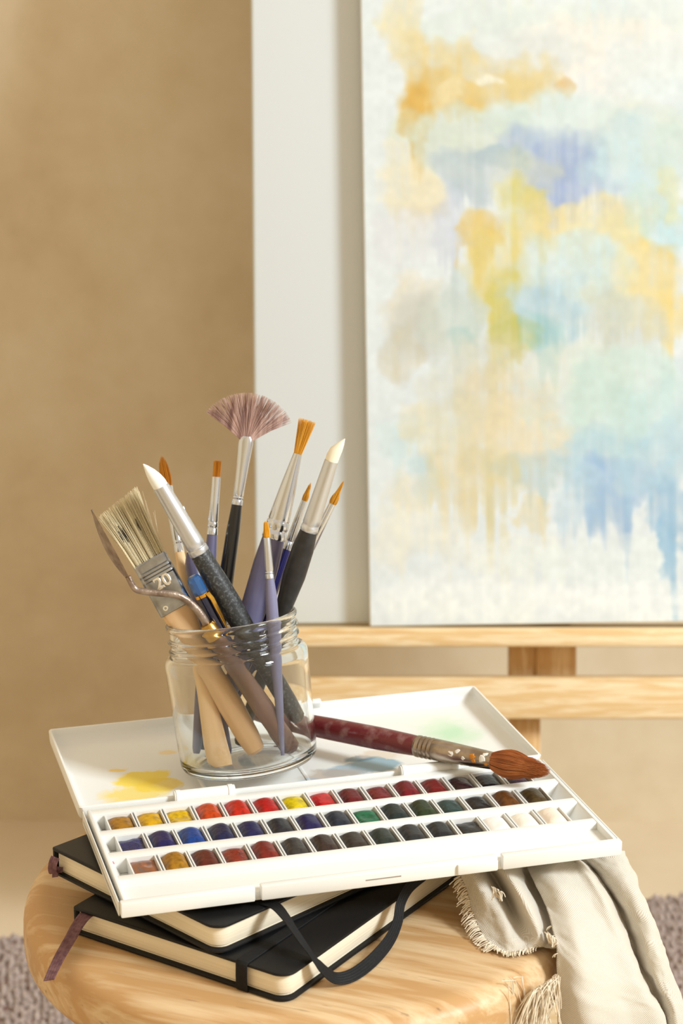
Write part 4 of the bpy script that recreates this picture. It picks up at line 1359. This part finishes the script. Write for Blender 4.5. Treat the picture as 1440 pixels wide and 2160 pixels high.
# 11 scraper with a violet handle, mostly hidden
t, S = tool('scriber_tool', 'violet-handled scriber with a thin steel point, half hidden by the left shaper', 'tool', (388, 1080), (418, 1245), -0.006, 0.008)
s0, s1 = S(400, 1165), S(386, 1068)
MB().loft([(0, 0.0018, 0.0018), (0.003, 0.0026, 0.0026), (0.03, 0.0030, 0.0030), (s0 - 0.018, 0.0050, 0.0050), (s0 - 0.006, 0.0046, 0.0046), (s0, 0.0028, 0.0028)], 20).build('handle', M_VIOLET, t, smooth=True)
MB().loft([(s0 - 0.001, 0.0026, 0.0026), (s0 + 0.006, 0.0022, 0.0022), (s0 + 0.007, 0.0012, 0.0012), (s1 - 0.002, 0.0011, 0.0011), (s1, 0.0007, 0.0007)], 18).build('steel_point', M_STEEL, t, smooth=True)

# 12 pen with a clear blue top and a gold clip
M_BLUEC = mat('clear_blue_plastic', (60, 120, 190), rough=0.08, trans=0.55, ior=1.48, coat=0.4)
M_DBLUE = mat('dark_blue_barrel', (22, 28, 54), rough=0.2, coat=0.5)
M_GOLD = mat('gold_plate', (222, 168, 70), rough=0.2, metal=1.0)
t, S = tool('pen', 'pen with clear blue cap top, gold ring and gold clip', 'pen', (407, 1218), (462, 1325), -0.010, -0.015)
s0, s1 = S(425, 1258), S(405, 1215)
MB().loft([(0, 0.0010, 0.0010), (0.010, 0.0024, 0.0024), (0.045, 0.0030, 0.0030), (s0 - 0.02, 0.0038, 0.0038), (s0, 0.0038, 0.0038)], 24).build('barrel', M_DBLUE, t, smooth=True)
MB().loft([(s0 + 0.0012, 0.0036, 0.0036), (s0 + 0.003, 0.0040, 0.0040), (s1 - 0.003, 0.0040, 0.0040), (s1 - 0.001, 0.0034, 0.0034), (s1, 0.0020, 0.0020)], 12).build('cap_top', M_BLUEC, t)
MB().loft([(s0 - 0.0004, 0.0041, 0.0041), (s0 + 0.0014, 0.0041, 0.0041)], 24).build('gold_ring', M_GOLD, t, smooth=True, angle=0.6)
MB().band([(0.0030, 0.0030 * side, s0 + 0.001), (0.0040, 0.0040 * side, s0 - 0.003), (0.0040, 0.0042 * side, s0 - 0.014), (0.0034, 0.0036 * side, s0 - 0.024)], (0.7, 0.7 * side, 0), [0.0030, 0.0028, 0.0022, 0.0008], 0.0007).build('clip', M_GOLD, t, bevel=0.0002, seg=1)

# 13 painting knife: leaf blade seen on edge, cranked shank, brass collar, brown handle
KB, Kd = in_jar((436, 1316), (590, 1545), -0.014, -0.0225)
kn = thing('painting_knife', 'rusty cranked painting knife with brown wooden handle at the jar rim', 'palette knife', tuple(KB), group='brushes and tools standing in the jar')
lb = JM.inverted() @ KB
JINFO.append(('knife', '', round(lb.x * 1000, 1), round(lb.y * 1000, 1), round(math.hypot(lb.x, lb.y) * 1000, 1)))
M_RUST = mat('rusty_steel', (122, 104, 92), rough=0.4, metal=0.75, rgb2=(168, 152, 140), nscale=160, ndetail=6, bump=0.4, bscale=500)
M_BRASS = mat('brass_collar', (190, 152, 84), rough=0.28, metal=1.0)
sk = s_at(KB, Kd, 432, 1312)
hx = Kd.cross(Vector((0, 1, 0))).normalized()
hy = Kd.cross(hx).normalized()


def along(secs, n_=20):
    rr = []
    for (z, r) in secs:
        rr.append([tuple(Kd * z + hx * (r * math.cos(2 * math.pi * k / n_)) + hy * (r * math.sin(2 * math.pi * k / n_))) for k in range(n_)])
    return MB().loops(rr)


along([(0, 0.0030), (0.002, 0.0050), (0.010, 0.0052), (0.03, 0.0056), (sk - 0.035, 0.0050), (sk - 0.012, 0.0046), (sk - 0.009, 0.0044)]).build('handle', M_BROWNW, kn, smooth=True)
along([(sk - 0.0105, 0.0046), (sk - 0.010, 0.0048), (sk - 0.003, 0.0042), (sk - 0.0015, 0.0036), (sk - 0.0010, 0.0020)]).build('collar', M_BRASS, kn, smooth=True)
KE = KB + Kd * sk
yk = KE.y
shp = [at_y(437, 1320, yk + 0.0002), at_y(428, 1303, yk - 0.0005), at_y(412, 1282, yk - 0.001), at_y(388, 1262, yk - 0.002), at_y(366, 1254, yk - 0.003), at_y(335, 1251, yk - 0.004), at_y(305, 1248, yk - 0.005), at_y(288, 1244, yk - 0.005), at_y(279, 1234, yk - 0.005), at_y(270, 1216, yk - 0.005)]
shp = spline([tuple(Vector(p) - KB) for p in shp], 6)
nS = len(shp)
MB().tube(shp, [0.0022 - 0.0006 * i / nS for i in range(nS)], 14).build('shank', M_RUST, kn, smooth=True)
b0, b1 = at_y(275, 1228, yk - 0.005) - KB, at_y(193, 1075, yk - 0.003) - KB
ax = (b1 - b0).normalized()
LB = (b1 - b0).length
vw = (b0 + KB - CAMP).normalized()
sidev = ax.cross(vw).normalized()
wv = (vw * math.cos(math.radians(17)) + sidev * math.sin(math.radians(17))).normalized()
tn = ax.cross(wv).normalized()
rings = []
for k in range(15):
    f = k / 14
    wdt = 0.0012 + 0.0062 * math.sin(math.pi * min(1, (f * 0.92 + 0.04)) ** 0.9) ** 1.2
    if f > 0.9:
        wdt *= (1.02 - f) / 0.12
    cpt = b0 + ax * (LB * f) + tn * (0.0016 * math.sin(math.pi * f))
    th_ = 0.0005
    rings.append([tuple(cpt - wv * wdt), tuple(cpt - tn * th_), tuple(cpt + wv * wdt), tuple(cpt + tn * th_)])
o = MB().loops(rings).build('blade', M_RUST, kn, smooth=True)
fix_normals(o.data)
for j in JINFO:
    print(j)

# ------------------------------------------------------------------ red brush lying across the box
M_REDH = mat('worn_red_lacquer', (98, 18, 26), rough=0.35, rgb2=(132, 92, 90), nscale=130, ndetail=8, nlo=0.50, nhi=0.70, bump=0.3, bscale=300, coat=0.3)
M_OLDF = mat('old_nickel', (178, 164, 148), rough=0.28, metal=1.0, rgb2=(140, 124, 108), nscale=90, bump=0.08, bscale=200)
M_SQUIR = mat('brown_hair', (158, 88, 42), rough=0.5, rgb2=(190, 116, 62), nscale=400, stretch=(1, 1, 0.03))
Q1 = at_z(668, 1532, PAL_Z + 0.0072)
Q2 = at_z(1040, 1605, PAL_Z + 0.0104)
qd = (Q2 - Q1).normalized()
B = Q1 - qd * 0.050
vw = (Q1 - CAMP).normalized()
x = qd.cross(vw).normalized()
y = qd.cross(x).normalized()
RM = Matrix(((x.x, y.x, qd.x, B.x), (x.y, y.y, qd.y, B.y), (x.z, y.z, qd.z, B.z), (0, 0, 0, 1)))
rb = thing('mop_brush', 'big brown-haired brush with worn red handle lying across the watercolour box', 'brush', matrix=RM)
sr = lambda u, v: s_at(B, qd, u, v)
s0, s1, s2 = sr(880, 1578), sr(1040, 1605), sr(1158, 1626)
MB().loft([(0, 0.0016, 0.0016), (0.002, 0.0026, 0.0026), (0.02, 0.0046, 0.0046), (0.045, 0.0060, 0.0060), (0.06, 0.0063, 0.0063), (s0 - 0.025, 0.0064, 0.0064), (s0 - 0.004, 0.0058, 0.0058), (s0 + 0.002, 0.0054, 0.0054)], 28).build('handle', M_REDH, rb, smooth=True)
sec = [(s0 - 0.001, 0.0054, 0.0054), (s0 - 0.0002, 0.0060, 0.0060)]
for k in range(4):
    z = s0 + 0.0014 + k * 0.0026
    sec += [(z, 0.0061, 0.0061), (z + 0.0008, 0.0056, 0.0056), (z + 0.0016, 0.0060, 0.0060)]
sec += [(s0 + 0.016, 0.0059, 0.0059), (s1 - 0.006, 0.0050, 0.0050), (s1, 0.0047, 0.0047), (s1, 0.0040, 0.0040)]
fr_ = MB().loft(sec, 32).build('ferrule', M_OLDF, rb, smooth=True)
hb = hairs(1100, (0.0044, 0.0044), (0.0058, 0.0058), s1 - 0.001, s2 + 0.001, 21, r=0.00018, bulge=0.56, point=0.32, jag=0.0022, seg=7)
hb.build('bristles', M_SQUIR, rb, smooth=True, kind='stuff')
M_WSPOT = mat('white_paint_crust', (232, 230, 224), rough=0.55, bump=0.4, bscale=600)
M_OSPOT = mat('ochre_paint_crust', (206, 130, 30), rough=0.5, bump=0.4, bscale=600)
rg = random.Random(4)
cl_ = RM.inverted().to_3x3() @ (CAMP - B).normalized()
for (zf, an, sz, mt_) in ((.50, -1.2, .0022, M_WSPOT), (.58, -1.5, .0015, M_WSPOT), (.66, -1.05, .0012, M_WSPOT), (.77, -1.35, .0018, M_OSPOT), (.80, -1.0, .0013, M_OSPOT), (.90, -1.3, .0022, M_WSPOT), (.93, -1.7, .0014, M_WSPOT), (.60, -0.3, .0012, M_WSPOT), (.72, -.1, .0009, M_WSPOT), (.96, -.9, .0012, M_OSPOT)):
    z = s0 + (s1 - s0) * zf
    rr = 0.0060 - 0.0012 * zf + 0.00004
    an = math.atan2(cl_.y, cl_.x) + (an + 1.2) * 1.4 + 0.15
    q = MB()
    ring0, ring1 = [], []
    for k in range(12):
        a = 2 * math.pi * k / 12
        w_ = sz * rg.uniform(0.6, 1.15)
        dz, da = w_ * math.cos(a) * 1.2, w_ * math.sin(a) / rr
        for ring, e2, sc_ in ((ring0, 0.0, 1.0), (ring1, 0.00025, 0.75)):
            aa = an + da * sc_
            ring.append(((rr + e2) * math.cos(aa), (rr + e2) * math.sin(aa), z + dz * sc_))
    q.loops([ring0, ring1])
    o = q.build('paint_crust', mt_, fr_, smooth=True)
    fix_normals(o.data)

# ------------------------------------------------------------------ linen cloth
M_LINEN = bpy.data.materials.new('natural_linen')
M_LINEN.use_nodes = True
nt = M_LINEN.node_tree
b = nt.nodes['Principled BSDF']
b.inputs['Roughness'].default_value = 0.9
b.inputs['Specular IOR Level'].default_value = 0.1
b.inputs['Sheen Weight'].default_value = 0.2
uvn = N(nt, 'ShaderNodeUVMap', uv_map='weave')
sep = N(nt, 'ShaderNodeSeparateXYZ')
nt.links.new(uvn.outputs['UV'], sep.inputs[0])
jn = N(nt, 'ShaderNodeTexNoise', i_Scale=90.0, i_Detail=3.0)
nt.links.new(uvn.outputs['UV'], jn.inputs['Vector'])
outs = []
for ax_ in ('X', 'Y'):
    mu = N(nt, 'ShaderNodeMath', operation='MULTIPLY_ADD')
    nt.links.new(sep.outputs[ax_], mu.inputs[0])
    mu.inputs[1].default_value = 2 * math.pi / 0.00105
    jm = N(nt, 'ShaderNodeMath', operation='MULTIPLY')
    nt.links.new(jn.outputs['Fac'], jm.inputs[0])
    jm.inputs[1].default_value = 7.0
    nt.links.new(jm.outputs[0], mu.inputs[2])
    sn = N(nt, 'ShaderNodeMath', operation='SINE')
    nt.links.new(mu.outputs[0], sn.inputs[0])
    outs.append(sn)
wv_ = N(nt, 'ShaderNodeMath', operation='MULTIPLY')
nt.links.new(outs[0].outputs[0], wv_.inputs[0])
nt.links.new(outs[1].outputs[0], wv_.inputs[1])
bp = N(nt, 'ShaderNodeBump', i_Strength=0.5, i_Distance=0.0005)
nt.links.new(wv_.outputs[0], bp.inputs['Height'])
nt.links.new(bp.outputs['Normal'], b.inputs['Normal'])
cr = N(nt, 'ShaderNodeValToRGB')
cr.color_ramp.elements[0].position = 0.15
cr.color_ramp.elements[1].position = 0.75
cr.color_ramp.elements[0].color = lin((196, 184, 166))
cr.color_ramp.elements[1].color = lin((230, 225, 214))
mra = N(nt, 'ShaderNodeMapRange')
mra.inputs['From Min'].default_value = -1.0
nt.links.new(wv_.outputs[0], mra.inputs['Value'])
nt.links.new(mra.outputs['Result'], cr.inputs['Fac'])
nt.links.new(cr.outputs['Color'], b.inputs['Base Color'])

cloth = thing('linen_cloth', 'frayed natural linen cloth hanging over the stool edge under the paint box', 'cloth', (0.1, 0.95, ST_Z))
CO = Vector((0.1, 0.95, ST_Z))


def sheet(name, ribs, nu_, nv_, seed, amp, drop=None):
    """surface through rib curves (each the same number of points)"""
    cols = [spline([tuple(p) for p in r], nv_) for r in ribs]
    nr = len(cols[0])
    grid = []
    for k in range(nr):
        grid.append(spline([c[k] for c in cols], nu_))
    G = np.array(grid)
    rg_ = np.random.RandomState(seed)
    hgt, wid = G.shape[:2]
    nz_ = fbm(hgt, wid, max(2, hgt // 10), max(2, wid // 8), rg_, 4) - 0.5
    nz_ += 0.22 * (fbm(hgt, wid, hgt // 4, wid // 3, rg_, 2) - 0.5) + 0.25 * np.abs(fbm(hgt, wid, max(2, hgt // 12), max(2, wid // 5), rg_, 3) - 0.5)
    du = np.gradient(G, axis=1)
    dvv = np.gradient(G, axis=0)
    nn_ = np.cross(du, dvv)
    nn_ /= np.linalg.norm(nn_, axis=2, keepdims=True) + 1e-12
    G = G + nn_ * (nz_ * amp)[..., None]
    su = np.concatenate([np.zeros((hgt, 1)), np.cumsum(np.linalg.norm(np.diff(G, axis=1), axis=2), 1)], 1)
    sv = np.concatenate([np.zeros((1, wid)), np.cumsum(np.linalg.norm(np.diff(G, axis=0), axis=2), 0)], 0)
    vs = (G.reshape(-1, 3) - np.array(CO)).tolist()
    ix = np.arange(hgt * wid).reshape(hgt, wid)
    fc = np.stack([ix[:-1, :-1], ix[1:, :-1], ix[1:, 1:], ix[:-1, 1:]], -1).reshape(-1, 4)
    me_ = bpy.data.meshes.new(name)
    me_.from_pydata(vs, [], fc.tolist())
    uvl = me_.uv_layers.new(name='weave')
    li = np.zeros(len(me_.loops), np.int32)
    me_.loops.foreach_get('vertex_index', li)
    uvl.data.foreach_set('uv', np.stack([su.ravel()[li], sv.ravel()[li]], -1).astype(np.float32).ravel())
    o_ = link(name, me_, M_LINEN, cloth, smooth=True, angle=math.radians(80))
    md = o_.modifiers.new('thickness', 'SOLIDIFY')
    md.thickness = 0.0007
    md.offset = 0
    return G


def ry_(u, v, y):
    return at_y(u, v, y)


hang = [
    [ry_(1106, 1812, .990), ry_(1116, 1840, .968), ry_(1148, 1905, .945), ry_(1166, 1965, .926), ry_(1176, 2020, .914), ry_(1179, 2090, .911), ry_(1180, 2170, .910), ry_(1178, 2400, .910)],
    [ry_(1148, 1808, .980), ry_(1165, 1845, .957), ry_(1200, 1925, .935), ry_(1220, 1995, .914), ry_(1232, 2080, .903), ry_(1240, 2170, .900), ry_(1244, 2400, .900)],
    [ry_(1188, 1806, .985), ry_(1215, 1848, .965), ry_(1262, 1940, .943), ry_(1288, 2020, .925), ry_(1310, 2090, .916), ry_(1330, 2170, .913), ry_(1335, 2400, .912)],
    [ry_(1210, 1804, .984), ry_(1250, 1850, .964), ry_(1302, 1950, .944), ry_(1334, 2035, .930), ry_(1366, 2100, .922), ry_(1398, 2170, .92), ry_(1405, 2400, .92)],
    [ry_(1214, 1802, 1.004), ry_(1262, 1850, .990), ry_(1314, 1940, .970), ry_(1342, 2022, .954), ry_(1372, 2084, .946), ry_(1402, 2170, .94), ry_(1410, 2400, .94)],
    [ry_(1240, 1799, .998), ry_(1284, 1850, .978), ry_(1334, 1934, .960), ry_(1362, 2016, .944), ry_(1390, 2082, .938), ry_(1420, 2170, .932), ry_(1428, 2400, .93)],
    [ry_(1285, 1797, .994), ry_(1322, 1852, .974), ry_(1362, 1935, .957), ry_(1386, 2012, .943), ry_(1410, 2080, .938), ry_(1438, 2170, .932), ry_(1446, 2400, .93)],
    [ry_(1312, 1797, 1.000), ry_(1344, 1860, .984), ry_(1384, 1950, .966), ry_(1401, 2012, .956), ry_(1426, 2082, .950), ry_(1455, 2170, .945), ry_(1462, 2400, .944)],
    [ry_(1305, 1797, 1.020), ry_(1338, 1864, 1.008), ry_(1378, 1954, .994), ry_(1395, 2018, .984), ry_(1418, 2088, .978), ry_(1445, 2170, .972), ry_(1452, 2400, .97)],
]
hang[0] = hang[0][:1] + hang[0][1:]
for r in hang:
    if len(r) == 8:
        del r[5]
GH1 = sheet('hanging_fold', hang, 8, 14, 3, 0.0042)
rz_ = at_z
flat = [
    [rz_(962, 1830, .476), rz_(984, 1878, .466), rz_(1000, 1930, .4575), rz_(1020, 1975, .4530), rz_(1044, 2000, .4520)],
    [rz_(985, 1828, .478), rz_(1012, 1878, .470), rz_(1030, 1930, .461), rz_(1048, 1980, .4540), rz_(1062, 2006, .4520)],
    [rz_(1008, 1826, .477), rz_(1038, 1876, .469), rz_(1060, 1930, .462), rz_(1076, 1982, .4560), rz_(1086, 2008, .4522)],
    [rz_(1026, 1824, .473), rz_(1056, 1874, .462), rz_(1084, 1928, .457), rz_(1104, 1976, .4545), rz_(1112, 2004, .4520)],
    [rz_(1048, 1822, .480), rz_(1082, 1870, .475), rz_(1116, 1930, .466), rz_(1134, 1972, .4590), rz_(1136, 1998, .4530)],
    [rz_(1072, 1820, .479), rz_(1104, 1868, .471), rz_(1138, 1930, .461), rz_(1154, 1974, .4560), rz_(1154, 1998, .4525)],
    [rz_(1100, 1818, .474), rz_(1120, 1866, .463), rz_(1156, 1930, .458), rz_(1170, 1972, .4550), rz_(1174, 1998, .4525)],
    [rz_(1135, 1816, .474), rz_(1155, 1862, .463), rz_(1190, 1926, .458), rz_(1200, 1965, .4550), rz_(1200, 1990, .4525)],
]
GF1 = sheet('spread_fold', flat, 8, 12, 8, 0.0022)
M_THREAD = mat('linen_thread', (230, 218, 198), rough=0.9, spec=0.1)
rg = random.Random(12)


def fringe(name, roots, dirs_, lmin, lmax, sag, n_per=1, r=0.00028):
    mb = MB()
    for p, d_ in zip(roots, dirs_):
        for _ in range(n_per):
            p0 = Vector(p) + Vector((rg.gauss(0, .0004), rg.gauss(0, .0004), rg.uniform(0, .0006)))
            dd = (Vector(d_) + Vector((rg.gauss(0, .25), rg.gauss(0, .25), rg.gauss(0, .12)))).normalized()
            L_ = rg.uniform(lmin, lmax)
            cv = Vector((rg.gauss(0, .35), rg.gauss(0, .35), rg.uniform(-.1, .45)))
            pts = []
            for k in range(6):
                f_ = k / 5
                q_ = p0 + dd * (L_ * f_) + cv * (L_ * .5 * f_ * (1 - f_) * 2) + Vector((0, 0, -sag * f_ * f_ * L_))
                if q_.z < ST_Z + 0.0008 and math.hypot(q_.x - ST_C.x, q_.y - ST_C.y) < ST_R:
                    q_.z = ST_Z + 0.0008
                pts.append(q_ - CO)
            mb.tube(pts, r, 4, caps=False)
    return mb.build(name, M_THREAD, cloth, smooth=True, kind='stuff')


edge = [Vector(p) for p in GF1[:, 0]]
edge = edge[6:]
fringe('frayed_edge', edge, [(-1.0, -.25, -.25)] * len(edge), .003, .0065, .4, 3)
fe = [Vector(p) for p in GF1[-1, :30]]
fringe('frayed_edge', fe, [(-.2, -1, 0)] * len(fe), .0015, .0035, .3, 3, r=0.00024)
he = [Vector(p) for p in GH1[40:76:5, 0]]
fringe('frayed_edge', he, [(-1, -.1, -.3)] * len(he), .0012, .0035, .6, 2)
# frayed corner showing below the stool edge
cn_ = [at_y(1122 + 5 * i, 2092 - 3.0 * i, .893 + .0004 * i) for i in range(12)]
fringe('frayed_edge', cn_, [(-.30, -.1, -1)] * 12, .012, .024, .3, 9)
tf = [at_z(1040 + 4 * i, 1872 + 3 * i, .4735) for i in range(4)]
fringe('frayed_edge', tf, [(.3, -1, -.3)] * 4, .003, .006, .4, 5)
tf = [at_z(1150 + 3 * i, 1968 + 2 * i, .4600) for i in range(6)]
fringe('frayed_edge', tf, [(.4, -1, -.3)] * 6, .003, .006, .4, 5)
